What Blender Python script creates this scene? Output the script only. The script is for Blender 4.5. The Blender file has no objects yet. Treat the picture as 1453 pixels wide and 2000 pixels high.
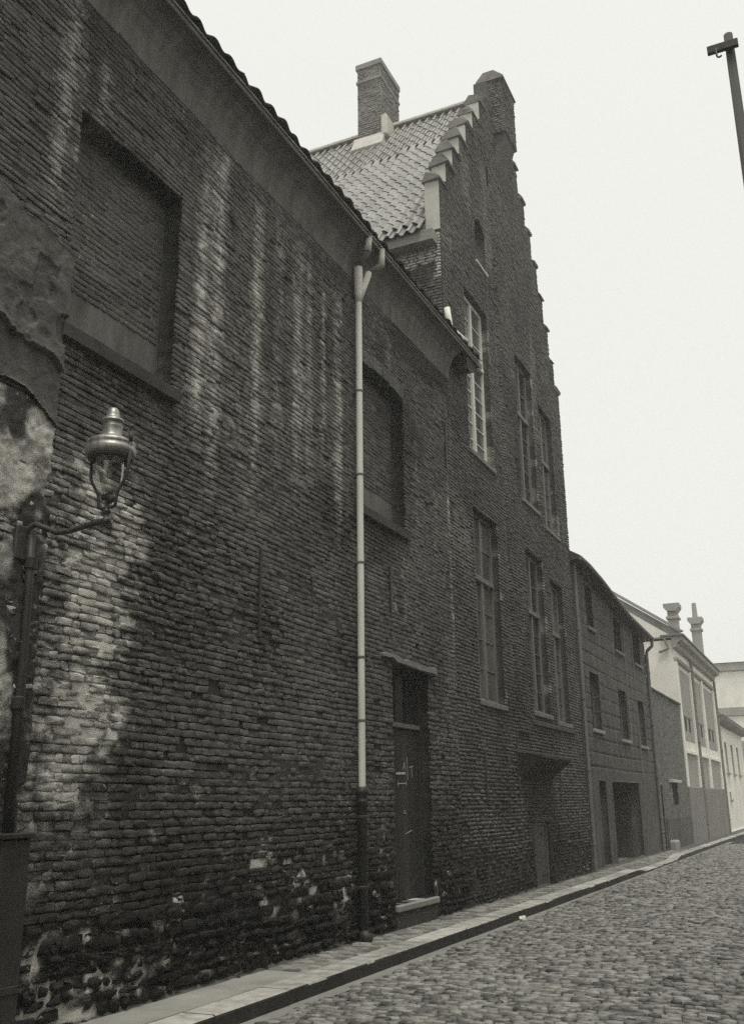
import bpy, bmesh, math, random
import numpy as np
from mathutils import Vector, Matrix

random.seed(7)
rng = np.random.default_rng(7)
SC = bpy.context.scene
COL = SC.collection
R = math.radians

# ------------------------------------------------------------------ camera
cam_d = bpy.data.cameras.new('camera')
cam = bpy.data.objects.new('camera', cam_d)
COL.objects.link(cam)
cam_d.sensor_fit = 'VERTICAL'
cam_d.sensor_height = 24.0
cam_d.lens = 24.0 * 1900.0 / 2000.0
cam_d.clip_start = 0.05
cam_d.clip_end = 3000.0
CAM = Vector((5.596, 0.0, 1.6))
RM = [[0.90573, 0.13072, 0.4032], [0.42373, -0.25566, -0.86896], [-0.01051, 0.95789, -0.28694]]
cam.matrix_world = Matrix.Translation(CAM) @ Matrix(RM).to_4x4()
SC.camera = cam

# ------------------------------------------------------------------ sky, sun, exposure
SUN_EL, SUN_AZ = 70.0, 145.0          # azimuth clockwise from +Y: high, over the houses behind the camera
world = bpy.data.worlds.new('World')
SC.world = world
world.use_nodes = True
wn, wl = world.node_tree.nodes, world.node_tree.links
wn.clear()
sky = wn.new('ShaderNodeTexSky')
sky.sky_type = 'NISHITA'
sky.sun_disc = False
sky.sun_elevation = R(SUN_EL)
sky.sun_rotation = R(SUN_AZ)
sky.air_density = 1.0
sky.dust_density = 6.0
sky.ozone_density = 1.0
bw = wn.new('ShaderNodeRGBToBW')
pw = wn.new('ShaderNodeMath'); pw.operation = 'POWER'; pw.inputs[1].default_value = 0.12   # an overcast evens the sky out
mu = wn.new('ShaderNodeMath'); mu.operation = 'MULTIPLY'; mu.inputs[1].default_value = 5.7
tint = wn.new('ShaderNodeMix'); tint.data_type = 'RGBA'; tint.blend_type = 'MULTIPLY'; tint.inputs[0].default_value = 1.0
tint.inputs[7].default_value = (1.0, 1.005, 0.955, 1)
bg = wn.new('ShaderNodeBackground'); bg.inputs[1].default_value = 0.1
wo = wn.new('ShaderNodeOutputWorld')
wl.new(sky.outputs[0], bw.inputs[0]); wl.new(bw.outputs[0], pw.inputs[0]); wl.new(pw.outputs[0], mu.inputs[0])
wl.new(mu.outputs[0], tint.inputs[6]); wl.new(tint.outputs[2], bg.inputs[0]); wl.new(bg.outputs[0], wo.inputs[0])

sun_d = bpy.data.lights.new('sun', 'SUN')
sun_d.energy = 1.5
sun_d.angle = R(20)
sun_d.color = (1.0, 0.98, 0.92)
sun = bpy.data.objects.new('sun', sun_d)
COL.objects.link(sun)
sd = Vector((math.sin(R(SUN_AZ)) * math.cos(R(SUN_EL)), math.cos(R(SUN_AZ)) * math.cos(R(SUN_EL)), math.sin(R(SUN_EL))))
sun.rotation_euler = sd.to_track_quat('Z', 'Y').to_euler()

vs = SC.view_settings
vs.view_transform = 'Standard'
vs.look = 'None'
vs.gamma = 1.0
vs.use_curve_mapping = False
vs.exposure = 0.55
SC.cycles.use_denoising = False
SC.cycles.denoiser = 'OPENIMAGEDENOISE'
SC.cycles.denoising_input_passes = 'RGB_ALBEDO_NORMAL'
SC.cycles.denoising_prefilter = 'ACCURATE'
SC.cycles.max_bounces = 6
SC.cycles.volume_bounces = 2

# ------------------------------------------------------------------ helpers
def _hash(ix, iy, seed):
    h = (ix.astype(np.int64) * 374761393 + iy.astype(np.int64) * 668265263 + seed * 974634777) & 0xFFFFFFFF
    h = ((h ^ (h >> 13)) * 1274126177) & 0xFFFFFFFF
    h = (h ^ (h >> 16)) & 0xFFFFFF
    return h / float(0xFFFFFF)

def vnoise(x, y, seed=0):
    x = np.asarray(x, float); y = np.asarray(y, float)
    x, y = np.broadcast_arrays(x, y)
    ix, iy = np.floor(x), np.floor(y)
    fx, fy = x - ix, y - iy
    fx = fx * fx * (3 - 2 * fx); fy = fy * fy * (3 - 2 * fy)
    a, b = _hash(ix, iy, seed), _hash(ix + 1, iy, seed)
    c, d = _hash(ix, iy + 1, seed), _hash(ix + 1, iy + 1, seed)
    return (a * (1 - fx) + b * fx) * (1 - fy) + (c * (1 - fx) + d * fx) * fy

def fbm(x, y, seed=0, o=3):
    r, a, t = 0.0, 1.0, 0.0
    for i in range(o):
        r = r + a * vnoise(np.asarray(x) * 2 ** i, np.asarray(y) * 2 ** i, seed + 17 * i); t += a; a *= 0.5
    return r / t

def sstep(a, b, x):
    t = np.clip((np.asarray(x, float) - a) / (b - a), 0, 1)
    return t * t * (3 - 2 * t)

ORIGIN = {}
def tag(o, label=None, cat=None, group=None, kind=None):
    if label: o['label'] = label
    if cat: o['category'] = cat
    if group: o['group'] = group
    if kind: o['kind'] = kind
    return o

def thing(name, loc, label, cat, group=None):
    o = bpy.data.objects.new(name, None)
    o.empty_display_size = 0.2
    COL.objects.link(o)
    o.location = loc
    ORIGIN[o.name] = Vector(loc)
    return tag(o, label, cat, group)

def link(name, me, parent=None, at=None, mat=None, smooth=False):
    o = bpy.data.objects.new(name, me)
    COL.objects.link(o)
    if mat is not None and not me.materials: me.materials.append(MAT[mat])
    base = ORIGIN[parent.name] if parent else Vector((0, 0, 0))
    if parent: o.parent = parent
    at = Vector(at) if at is not None else base
    o.location = at - base
    ORIGIN[o.name] = at
    if smooth and len(me.polygons):
        me.polygons.foreach_set('use_smooth', np.ones(len(me.polygons), bool))
    return o

def raw(name, V, F, mat, parent=None, at=None, smooth=False, attrs=None):
    """V in world coordinates; at = the object's own origin (default: its thing's)."""
    V = np.asarray(V, float)
    base = Vector(at) if at is not None else (ORIGIN[parent.name] if parent else Vector((0, 0, 0)))
    me = bpy.data.meshes.new(name)
    me.from_pydata((V - np.array(base)).tolist(), [], F)
    if attrs:
        for k, v in attrs.items():
            a = me.attributes.new(k, 'FLOAT', 'POINT')
            a.data.foreach_set('value', np.asarray(v, np.float32))
    me.update()
    return link(name, me, parent, base, mat, smooth)

def fast_mesh(name, V, quads, tris=None, attrs=None):
    me = bpy.data.meshes.new(name)
    nq = len(quads); nt = 0 if tris is None else len(tris)
    me.vertices.add(len(V)); me.vertices.foreach_set('co', np.asarray(V, np.float32).ravel())
    loops = np.concatenate([np.asarray(quads, np.int32).ravel()] + ([np.asarray(tris, np.int32).ravel()] if nt else []))
    me.loops.add(len(loops)); me.loops.foreach_set('vertex_index', loops)
    me.polygons.add(nq + nt)
    st = np.concatenate([np.arange(nq) * 4, nq * 4 + np.arange(nt) * 3]).astype(np.int32)
    me.polygons.foreach_set('loop_start', st)
    if attrs:
        for k, v in attrs.items():
            a = me.attributes.new(k, 'FLOAT', 'POINT'); a.data.foreach_set('value', np.asarray(v, np.float32))
    me.update(calc_edges=True)
    me.validate()
    return me

class MB:
    def __init__(s): s.v, s.f = [], []
    def add(s, V, F):
        n = len(s.v); s.v += [tuple(p) for p in V]; s.f += [tuple(i + n for i in f) for f in F]; return s
    def box(s, x0, x1, y0, y1, z0, z1, b=0.0):
        if b <= 0:
            V = [(x0, y0, z0), (x1, y0, z0), (x1, y1, z0), (x0, y1, z0), (x0, y0, z1), (x1, y0, z1), (x1, y1, z1), (x0, y1, z1)]
            return s.add(V, [(0, 3, 2, 1), (4, 5, 6, 7), (0, 1, 5, 4), (1, 2, 6, 5), (2, 3, 7, 6), (3, 0, 4, 7)])
        bm = bmesh.new(); bmesh.ops.create_cube(bm, size=1.0)
        for v in bm.verts:
            v.co = Vector(((x0 + x1) / 2 + v.co.x * (x1 - x0), (y0 + y1) / 2 + v.co.y * (y1 - y0), (z0 + z1) / 2 + v.co.z * (z1 - z0)))
        bmesh.ops.bevel(bm, geom=bm.edges[:], offset=b, segments=1, affect='EDGES')
        bm.verts.index_update()
        s.add([v.co[:] for v in bm.verts], [[v.index for v in f.verts] for f in bm.faces]); bm.free()
        return s
    def prism_y(s, prof, y0, y1):
        """profile of (x, z) points carried along y"""
        n = len(prof)
        V = [(x, y0, z) for x, z in prof] + [(x, y1, z) for x, z in prof]
        F = [(i, (i + 1) % n, n + (i + 1) % n, n + i) for i in range(n)] + [tuple(range(n))[::-1], tuple(range(n, 2 * n))]
        return s.add(V, F)
    def prism_x(s, prof, x0, x1):
        n = len(prof)
        V = [(x0, y, z) for y, z in prof] + [(x1, y, z) for y, z in prof]
        F = [(i, (i + 1) % n, n + (i + 1) % n, n + i) for i in range(n)] + [tuple(range(n))[::-1], tuple(range(n, 2 * n))]
        return s.add(V, F)
    def tube(s, pts, r, n=10, cap=True):
        pts = [Vector(p) for p in pts]
        rs = r if isinstance(r, (list, tuple)) else [r] * len(pts)
        rings, up = [], None
        for i, p in enumerate(pts):
            t = (pts[min(i + 1, len(pts) - 1)] - pts[max(i - 1, 0)]).normalized()
            if up is None:
                up = Vector((0, 0, 1)) if abs(t.z) < 0.9 else Vector((1, 0, 0))
            a = t.cross(up).normalized(); b = a.cross(t).normalized(); up = b
            rings.append([p + (a * math.cos(2 * math.pi * k / n) + b * math.sin(2 * math.pi * k / n)) * rs[i] for k in range(n)])
        V = [q[:] for ring in rings for q in ring]
        F = [(i * n + k, i * n + (k + 1) % n, (i + 1) * n + (k + 1) % n, (i + 1) * n + k) for i in range(len(pts) - 1) for k in range(n)]
        if cap: F += [tuple(range(n))[::-1], tuple((len(pts) - 1) * n + k for k in range(n))]
        return s.add(V, F)
    def lathe(s, prof, c, n=24, closed=False):
        V = [(c[0] + r * math.cos(2 * math.pi * k / n), c[1] + r * math.sin(2 * math.pi * k / n), z) for r, z in prof for k in range(n)]
        m = len(prof)
        F = [(i * n + k, i * n + (k + 1) % n, (i + 1) * n + (k + 1) % n, (i + 1) * n + k) for i in range(m - 1) for k in range(n)]
        if closed: F += [((m - 1) * n + k, (m - 1) * n + (k + 1) % n, (k + 1) % n, k) for k in range(n)]
        else: F += [tuple(range(n))[::-1], tuple((m - 1) * n + k for k in range(n))]
        return s.add(V, F)
    def build(s, name, mat, parent=None, at=None, smooth=False):
        o = raw(name, s.v, s.f, mat, parent, at, smooth)
        bm = bmesh.new(); bm.from_mesh(o.data); bmesh.ops.recalc_face_normals(bm, faces=bm.faces[:]); bm.to_mesh(o.data); bm.free()
        return o

# ------------------------------------------------------------------ materials (greys of a black and white print, faintly warm)
MAT = {}
def g(v):
    return (v, v * 0.965, v * 0.87, 1.0)

class NT:
    def __init__(s, name):
        s.m = bpy.data.materials.new(name); s.m.use_nodes = True
        s.t = s.m.node_tree; s.t.nodes.clear()
        s.out = s.n('ShaderNodeOutputMaterial'); s.p = s.n('ShaderNodeBsdfPrincipled')
        s.t.links.new(s.p.outputs[0], s.out.inputs[0])
        s.pos = s.n('ShaderNodeNewGeometry')
        MAT[name] = s.m
    def n(s, k): return s.t.nodes.new(k)
    def put(s, sock, v):
        if hasattr(v, 'is_linked') or isinstance(v, bpy.types.NodeSocket): s.t.links.new(v, sock)
        else: sock.default_value = v
    def math(s, op, a, b=0.0, c=None, clamp=False):
        k = s.n('ShaderNodeMath'); k.operation = op; k.use_clamp = clamp
        s.put(k.inputs[0], a); s.put(k.inputs[1], b)
        if c is not None: s.put(k.inputs[2], c)
        return k.outputs[0]
    def noise(s, scale, detail=3.0, rough=0.55, stretch=None, seed=0.0):
        k = s.n('ShaderNodeTexNoise')
        k.inputs['Scale'].default_value = scale; k.inputs['Detail'].default_value = detail; k.inputs['Roughness'].default_value = rough
        m = s.n('ShaderNodeMapping'); s.t.links.new(s.pos.outputs['Position'], m.inputs[0])
        m.inputs['Location'].default_value = (seed, seed * 1.7, seed * 0.6)
        if stretch: m.inputs['Scale'].default_value = stretch
        s.t.links.new(m.outputs[0], k.inputs['Vector'])
        return k.outputs['Fac']
    def attr(s, name):
        k = s.n('ShaderNodeAttribute'); k.attribute_name = name; return k.outputs['Fac']
    def mix(s, fac, a, b):
        k = s.n('ShaderNodeMix'); k.data_type = 'RGBA'
        s.put(k.inputs[0], fac); s.put(k.inputs[6], a); s.put(k.inputs[7], b)
        return k.outputs[2]
    def ss(s, x, a, b):
        k = s.n('ShaderNodeMapRange'); k.interpolation_type = 'SMOOTHSTEP'
        s.put(k.inputs[0], x); k.inputs[1].default_value = a; k.inputs[2].default_value = b
        return k.outputs[0]
    def rnd(s):
        oi = s.n('ShaderNodeObjectInfo')
        return s.math('FRACT', s.math('ADD', s.pos.outputs['Random Per Island'], oi.outputs['Random']))
    def bump(s, h, strength=0.5, dist=0.01):
        k = s.n('ShaderNodeBump'); k.inputs['Strength'].default_value = strength; k.inputs['Distance'].default_value = dist
        s.put(k.inputs['Height'], h); s.t.links.new(k.outputs[0], s.p.inputs['Normal'])
    def done(s, col, rough=0.9, spec=0.25):
        s.put(s.p.inputs['Base Color'], col); s.put(s.p.inputs['Roughness'], rough)
        s.p.inputs['Specular IOR Level'].default_value = spec
        return s.m

def masonry(name, lo, hi, pale_v, soot_v, fine=95.0, bd=0.014, bs=1.0, flecks=0.6):
    """brick or mortar: tone by piece and by noise, lime bloom where 'pale', tar and soot where 'soot'"""
    t = NT(name)
    r = t.rnd(); n1 = t.noise(9, 4, 0.6); n2 = t.noise(fine, 4, 0.65); n3 = t.noise(1.1, 3, 0.5, seed=5)
    f = t.math('ADD', t.math('MULTIPLY', r, 0.28), t.math('MULTIPLY', t.math('SUBTRACT', n1, 0.10), 0.75))
    f = t.math('ADD', f, t.math('MULTIPLY', t.math('SUBTRACT', n3, 0.5), 0.8))
    f = t.math('ADD', f, t.math('MULTIPLY', t.math('SUBTRACT', n2, 0.5), 1.5), clamp=True)
    c = t.mix(f, g(lo), g(hi))
    so = t.math('ADD', t.attr('soot'), t.math('MULTIPLY', t.math('SUBTRACT', n1, 0.5), 0.9))
    so = t.math('MULTIPLY', t.ss(so, 0.0, 1.1), t.ss(t.attr('soot'), 0.0, 0.3))
    c = t.mix(so, c, g(soot_v))
    pa = t.math('ADD', t.attr('pale'), t.math('MULTIPLY', t.math('SUBTRACT', n1, 0.5), 0.75))
    pa = t.math('ADD', pa, t.math('MULTIPLY', t.math('SUBTRACT', n2, 0.5), 1.1))
    pa = t.math('MULTIPLY', t.ss(pa, 0.05, 1.15), t.ss(t.attr('pale'), 0.0, 0.25))
    c = t.mix(pa, c, g(pale_v))
    fl = t.math('MULTIPLY', t.ss(t.noise(26, 2, 0.5, seed=3), 0.655, 0.72), t.ss(t.noise(1.7, 2, 0.5, seed=9), 0.45, 0.62))
    c = t.mix(t.math('MULTIPLY', fl, flecks), c, g(pale_v * 0.8))
    t.bump(t.math('ADD', t.math('MULTIPLY', n1, 0.8), n2), bs, bd)
    return t.done(c, 0.92, 0.2)

masonry('brick', 0.034, 0.25, 0.74, 0.020)
masonry('mortar', 0.022, 0.10, 0.78, 0.016)
masonry('gable_brick', 0.05, 0.21, 0.50, 0.03)
masonry('gable_mortar', 0.04, 0.13, 0.5, 0.03)
masonry('rubble', 0.035, 0.13, 0.45, 0.015, 45.0, 0.015, 0.9)

def plain(name, lo, hi, scale=6.0, rough=0.85, fine=80.0, bd=0.003, bs=0.5, stretch=None, spec=0.25, metal=0.0, rand=0.0):
    t = NT(name)
    n1 = t.noise(scale, 4, 0.6, stretch); n2 = t.noise(fine, 3, 0.6, stretch)
    f = t.math('ADD', t.math('MULTIPLY', t.math('SUBTRACT', n1, 0.5), 1.6), t.math('MULTIPLY', t.math('SUBTRACT', n2, 0.5), 0.6))
    f = t.math('ADD', f, 0.5)
    if rand: f = t.math('ADD', f, t.math('MULTIPLY', t.math('SUBTRACT', t.rnd(), 0.5), rand))
    c = t.mix(t.math('ADD', f, 0.0, clamp=True), g(lo), g(hi))
    t.bump(t.math('ADD', n1, t.math('MULTIPLY', n2, 0.6)), bs, bd)
    t.p.inputs['Metallic'].default_value = metal
    return t.done(c, rough, spec)

plain('plaster', 0.04, 0.17, 5.0, 0.95, 45, 0.012, 0.8)
plain('cove_plaster', 0.07, 0.22, 3.5, 0.95, 45, 0.010, 0.8, (1, 1.6, 0.4))
plain('render', 0.035, 0.145, 2.2, 0.95, 60, 0.006, 0.7, (1, 1.5, 0.4))
plain('render_base', 0.14, 0.26, 1.2, 0.95, 60, 0.003, 0.5, (1, 1, 0.4))
plain('pale_render', 0.60, 0.90, 1.1, 0.95, 30, 0.003, 0.4, (1, 1, 0.6))
plain('dark_panel', 0.22, 0.38, 1.5, 0.95, 60, 0.003, 0.4, (1, 1, 0.5))
plain('far_brick', 0.05, 0.20, 1.3, 0.95, 9, 0.02, 0.9, (1, 1.2, 5))
plain('kerb_dark', 0.02, 0.06, 3.0, 0.8, 60, 0.003, 0.6)
plain('kerb_stone', 0.16, 0.56, 6.0, 0.75, 90, 0.003, 0.5, rand=0.4)
plain('slab', 0.20, 0.36, 2.0, 0.85, 90, 0.003, 0.5, rand=0.3)
plain('paver', 0.10, 0.30, 5.0, 0.8, 90, 0.003, 0.6, rand=1.0)
plain('joint_sand', 0.05, 0.12, 8.0, 0.95, 90, 0.004, 0.6)
plain('road_joint', 0.018, 0.05, 6.0, 0.95, 70, 0.006, 0.7)
plain('ground', 0.10, 0.16, 1.0, 0.95, 40, 0.004, 0.5)
plain('cobble', 0.045, 0.32, 7.0, 0.5, 90, 0.006, 0.8, rand=0.8, spec=0.4)
plain('cobble_far', 0.08, 0.26, 7.0, 0.6, 20, 0.02, 0.9, (1, 1, 1))
plain('gutter_dirt', 0.16, 0.30, 3.0, 0.95, 60, 0.004, 0.6)
plain('dark_wood', 0.022, 0.06, 4.0, 0.75, 60, 0.003, 0.6, (8, 8, 0.5), rand=0.7)
plain('door_frame', 0.02, 0.045, 4.0, 0.7, 60, 0.003, 0.5, (6, 6, 0.6))
plain('window_wood', 0.10, 0.21, 5.0, 0.7, 60, 0.002, 0.4, (6, 6, 0.7))
plain('pale_wood', 0.50, 0.72, 5.0, 0.7, 60, 0.002, 0.4, (6, 6, 0.7))
plain('grey_wood', 0.17, 0.30, 4.0, 0.85, 50, 0.003, 0.6, (0.6, 8, 8))
plain('zinc', 0.62, 0.82, 3.0, 0.55, 60, 0.001, 0.4, (4, 4, 0.4), spec=0.4)
plain('zinc_seam', 0.10, 0.2, 5.0, 0.6, 60, 0.001, 0.3)
plain('cast_iron', 0.018, 0.045, 6.0, 0.55, 60, 0.003, 0.6, spec=0.4)
plain('lamp_iron', 0.03, 0.07, 9.0, 0.5, 90, 0.002, 0.5, spec=0.5)
plain('lamp_copper', 0.14, 0.50, 6.0, 0.42, 50, 0.003, 0.5, (5, 5, 0.8), spec=0.6, metal=0.55)
plain('roof_tile', 0.15, 0.30, 2.5, 0.30, 60, 0.002, 0.3, rand=0.45, spec=0.6)
plain('eave_tile', 0.045, 0.10, 5.0, 0.6, 60, 0.003, 0.5, rand=0.6)
plain('chimney_brick', 0.16, 0.30, 3.0, 0.95, 25, 0.006, 0.6)
plain('ridge_mortar', 0.40, 0.6, 4.0, 0.9, 50, 0.006, 0.6)
plain('stone_lintel', 0.12, 0.24, 6.0, 0.9, 60, 0.006, 0.8)
plain('sill_stone', 0.05, 0.10, 5.0, 0.9, 60, 0.004, 0.6)
plain('pale_stone', 0.38, 0.55, 6.0, 0.85, 60, 0.004, 0.6)
plain('chalk', 0.4, 0.6, 20.0, 0.95)
plain('paper', 0.75, 0.85, 12.0, 0.9)
plain('dark_inside', 0.015, 0.03, 2.0, 0.9)
plain('pole_wood', 0.045, 0.09, 3.0, 0.85, 50, 0.004, 0.7, (7, 7, 0.5))
plain('lead', 0.12, 0.2, 5.0, 0.6)
plain('tin_door', 0.05, 0.11, 4.0, 0.7, 40, 0.003, 0.5, (2, 2, 0.6))

def pane_mat(name, lo, hi, rough):
    t = NT(name)
    n = t.noise(1.3, 2, 0.5)
    c = t.mix(t.ss(t.math('ADD', t.math('MULTIPLY', t.rnd(), 0.6), t.math('MULTIPLY', n, 0.6)), 0.2, 0.9), g(lo), g(hi))
    t.bump(t.noise(3.0, 1), 0.15, 0.01)
    return t.done(c, rough, 0.5)
pane_mat('pane', 0.06, 0.14, 0.12)
pane_mat('dark_pane', 0.012, 0.03, 0.10)

t = NT('lamp_glass')
t.t.nodes.remove(t.p)
gl = t.n('ShaderNodeBsdfGlossy'); gl.inputs['Roughness'].default_value = 0.03; gl.inputs[0].default_value = (1, 1, 1, 1)
tr = t.n('ShaderNodeBsdfTransparent'); tr.inputs[0].default_value = (0.93, 0.93, 0.91, 1)
lw = t.n('ShaderNodeLayerWeight'); lw.inputs[0].default_value = 0.5
class _F: pass
fr = _F(); fr.outputs = [t.math('ADD', t.math('MULTIPLY', t.math('POWER', lw.outputs['Facing'], 3.5), 0.7), 0.05)]
mx = t.n('ShaderNodeMixShader')
t.t.links.new(fr.outputs[0], mx.inputs[0]); t.t.links.new(tr.outputs[0], mx.inputs[1]); t.t.links.new(gl.outputs[0], mx.inputs[2])
t.t.links.new(mx.outputs[0], t.out.inputs[0])

# ------------------------------------------------------------------ masonry builders
RU = np.array([-1, 0, 1, 1, 1, 0, -1, -1], float)
RV = np.array([-1, -1, -1, 0, 1, 1, 1, 0], float)
CORNER = (np.abs(RU) + np.abs(RV)) > 1.5

def lay(s0, s1, z0, z1, ch, holes, rnd, long=(0.17, 0.205), short=(0.085, 0.10), joint=0.012, joint_s=None, gap=0.0, bond=True, hole_pad=0.0):
    """courses of bricks (s centre, z centre, half length, half height) leaving out holes(z) -> list of (a, b)"""
    out = []
    z = z0; i = 0
    while z < z1 - 0.026:
        h = (ch(z) if callable(ch) else ch) * rnd.uniform(0.95, 1.05)
        zc = z + h / 2
        segs = [(s0, s1)]
        for a, b in holes(zc):
            new = []
            for p, q in segs:
                if b <= p or a >= q: new.append((p, q)); continue
                if a > p: new.append((p, a))
                if b < q: new.append((b, q))
            segs = new
        for p, q in segs:
            s = p + (0.0 if not bond else -rnd.uniform(0, 0.2) * (p == s0))
            k = 0
            while s < q - 0.015:
                st = (rnd.uniform() < (0.90 if i % 3 else 0.55)) if bond else True
                L = rnd.uniform(*long) if st else rnd.uniform(*short)
                e = min(s + L, q)
                a = max(s, p)
                if q - e < 0.05: e = q
                if e - a > 0.025:
                    out.append(((a + e) / 2, zc, (e - a - (joint if joint_s is None else joint_s)) / 2, (h - joint) / 2))
                s = e; k += 1
        z += h; i += 1
    return np.array(out)

def pillows(B, prot, bev, jit, rnd, root=-0.03, round_=0.35, waves=None, sh=0.72, chip=0.35):
    """(N,4) bricks -> vertices (N,25,3) in local (u, v, w); prot, bev, jit per brick"""
    N = len(B)
    hl, hh = B[:, 2:3], B[:, 3:4]
    cx = np.where(CORNER, 1 - round_ * np.minimum(1, 0.02 / np.maximum(hl, 0.02)), 1.0)
    cy = np.where(CORNER, 1 - round_ * np.minimum(1, 0.02 / np.maximum(hh, 0.02)), 1.0)
    j = lambda k: rnd.normal(0, 1, (N, 8)) * jit[:, None] * k
    P = np.zeros((N, 25, 3))
    tilt = rnd.normal(0, 1, (N, 1)) * np.minimum(jit * 4.0, 0.022)[:, None]
    U1, V1 = RU * hl * cx + j(0.8), RV * hh * cy + j(0.6) + tilt * RU * hl
    P[:, 0:8, 0], P[:, 0:8, 1], P[:, 0:8, 2] = U1, V1, root
    P[:, 8:16, 0], P[:, 8:16, 1] = U1, V1
    P[:, 8:16, 2] = (prot * sh)[:, None] + j(0.4)
    b = bev[:, None]
    P[:, 16:24, 0] = RU * np.maximum(hl * cx - b, hl * 0.3) + j(1.0)
    P[:, 16:24, 1] = RV * np.maximum(hh * cy - b, hh * 0.25) + j(0.7) + tilt * RU * hl
    P[:, 16:24, 2] = prot[:, None] + j(0.95)
    P[:, 24, 2] = prot + jit * 0.4
    # knocked-off corners
    hit = rnd.uniform(0, 1, N) < np.clip(chip * jit / 0.005, 0, 0.6)
    cor = rnd.integers(0, 4, N) * 2
    ii = np.nonzero(hit)[0]; cc = cor[ii]
    amt = rnd.uniform(0.010, 0.026, len(ii))
    for ring, f_ in ((8, 0.6), (16, 1.0)):
        P[ii, ring + cc, 0] -= RU[cc] * np.minimum(amt * f_ * 1.5, B[ii, 2] * 0.8)
        P[ii, ring + cc, 1] -= RV[cc] * np.minimum(amt * f_ * 0.6, B[ii, 3] * 0.7)
    P[ii, 16 + cc, 2] -= prot[ii] * 0.6
    P[:, :, 0] += B[:, None, 0]; P[:, :, 1] += B[:, None, 1]
    if waves is not None: P[:, :, 1] += waves(P[:, :, 0], P[:, :, 1])
    return P

K8 = np.arange(8); K8n = (K8 + 1) % 8
PQ = np.concatenate([np.stack([K8, K8n, 8 + K8n, 8 + K8], 1), np.stack([8 + K8, 8 + K8n, 16 + K8n, 16 + K8], 1)])
PT = np.stack([16 + K8, 16 + K8n, np.full(8, 24)], 1)

def emit(P, world_of, mat, parent, name, stuff_name, keep=300, size_key=None, at_fn=None, shade=None, view_ok=None, smooth=False):
    """the pieces that show largest as objects of their own, the rest joined; world_of maps (u,v,w) arrays to xyz"""
    W = world_of(P)                                   # (N,25,3)
    N = len(W)
    ctr = W.mean(1)
    d = np.linalg.norm(ctr - np.array(CAM), axis=1)
    area = (P[:, :, 0].max(1) - P[:, :, 0].min(1)) * (P[:, :, 1].max(1) - P[:, :, 1].min(1))
    key = area / d ** 2 if size_key is None else size_key(ctr, d, area)
    if view_ok is not None: key = np.where(view_ok(ctr), key, -1)
    order = np.argsort(-key)
    own = order[:keep]; rest = order[keep:]
    attrs = shade(P, ctr) if shade else {}
    base = np.array(ORIGIN[parent.name]) if parent else np.zeros(3)
    def mk(nm, idx, org):
        n = len(idx)
        V = (W[idx] - org).reshape(-1, 3)
        off = (np.arange(n) * 25)[:, None, None]
        q = (PQ[None] + off).reshape(-1, 4); t3 = (PT[None] + off).reshape(-1, 3)
        at = {k: np.repeat(v[idx], 25) if v.ndim == 1 else v[idx].reshape(-1) for k, v in attrs.items()}
        me = fast_mesh(nm, V, q, t3, at)
        me.materials.append(MAT[mat])
        if smooth: me.polygons.foreach_set('use_smooth', np.ones(len(me.polygons), bool))
        return me
    for i in own:
        me = mk(name, np.array([i]), ctr[i])
        link(name, me, parent, ctr[i])
    if len(rest):
        o = link(stuff_name, mk(stuff_name, rest, base), parent, base)
        o['kind'] = 'stuff'
        return o

def to_wall(X0=0.0):
    return lambda P: np.stack([X0 + P[..., 2], P[..., 0], P[..., 1]], -1)
def to_ground(zf):
    return lambda P: np.stack([P[..., 0], P[..., 1], zf(P[..., 0], P[..., 1]) + P[..., 2]], -1)
def to_side(Y0):                                      # wall facing the camera (-Y); u runs along x
    return lambda P: np.stack([P[..., 0], Y0 - P[..., 2], P[..., 1]], -1)

def solid_wall(name, ss_, zs_, keep, mat, parent, front, back=-0.35, attrs=None, snap=None, smooth=False):
    """grid wall with openings: keep(sc, zc) says which cells are wall; front(s, z) is the relief; reveals come with it"""
    ss_, zs_ = np.array(sorted(ss_)), np.array(sorted(zs_))
    ns, nz = len(ss_), len(zs_)
    sc = (ss_[:-1] + ss_[1:]) / 2; zc = (zs_[:-1] + zs_[1:]) / 2
    Kp = keep(*np.meshgrid(sc, zc, indexing='ij'))
    S, Z = np.meshgrid(ss_, zs_, indexing='ij')
    if snap is not None: S, Z = snap(S.copy(), Z.copy())
    idx = np.arange(ns * nz).reshape(ns, nz)
    FV = np.stack([front(S, Z), S, Z], -1).reshape(-1, 3)
    BV = np.stack([np.full_like(S, back), S, Z], -1).reshape(-1, 3)
    V = np.concatenate([FV, BV]); M = ns * nz
    i, j = np.nonzero(Kp)
    a, b, c, d = idx[i, j], idx[i + 1, j], idx[i + 1, j + 1], idx[i, j + 1]
    quads = [np.stack([a, b, c, d], 1), np.stack([a, d, c, b], 1) + M]
    pad = np.zeros((ns + 1, nz + 1), bool); pad[1:-1, 1:-1] = Kp
    for di, dj, e in ((-1, 0, (a, d)), (1, 0, (c, b)), (0, -1, (b, a)), (0, 1, (d, c))):
        m = ~pad[i + 1 + di, j + 1 + dj]
        p, q = e[0][m], e[1][m]
        quads.append(np.stack([p, q, q + M, p + M], 1)[:, ::-1] if False else np.stack([q, p, p + M, q + M], 1))
    Q = np.concatenate(quads)
    used = np.unique(Q); remap = np.full(len(V), -1); remap[used] = np.arange(len(used))
    Vu = V[used]
    at = {k: f(Vu[:, 1], Vu[:, 2]) for k, f in attrs.items()} if attrs else None
    base = ORIGIN[parent.name]
    me = fast_mesh(name, Vu - np.array(base), remap[Q], None, at)
    return link(name, me, parent, base, mat, smooth)

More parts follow.
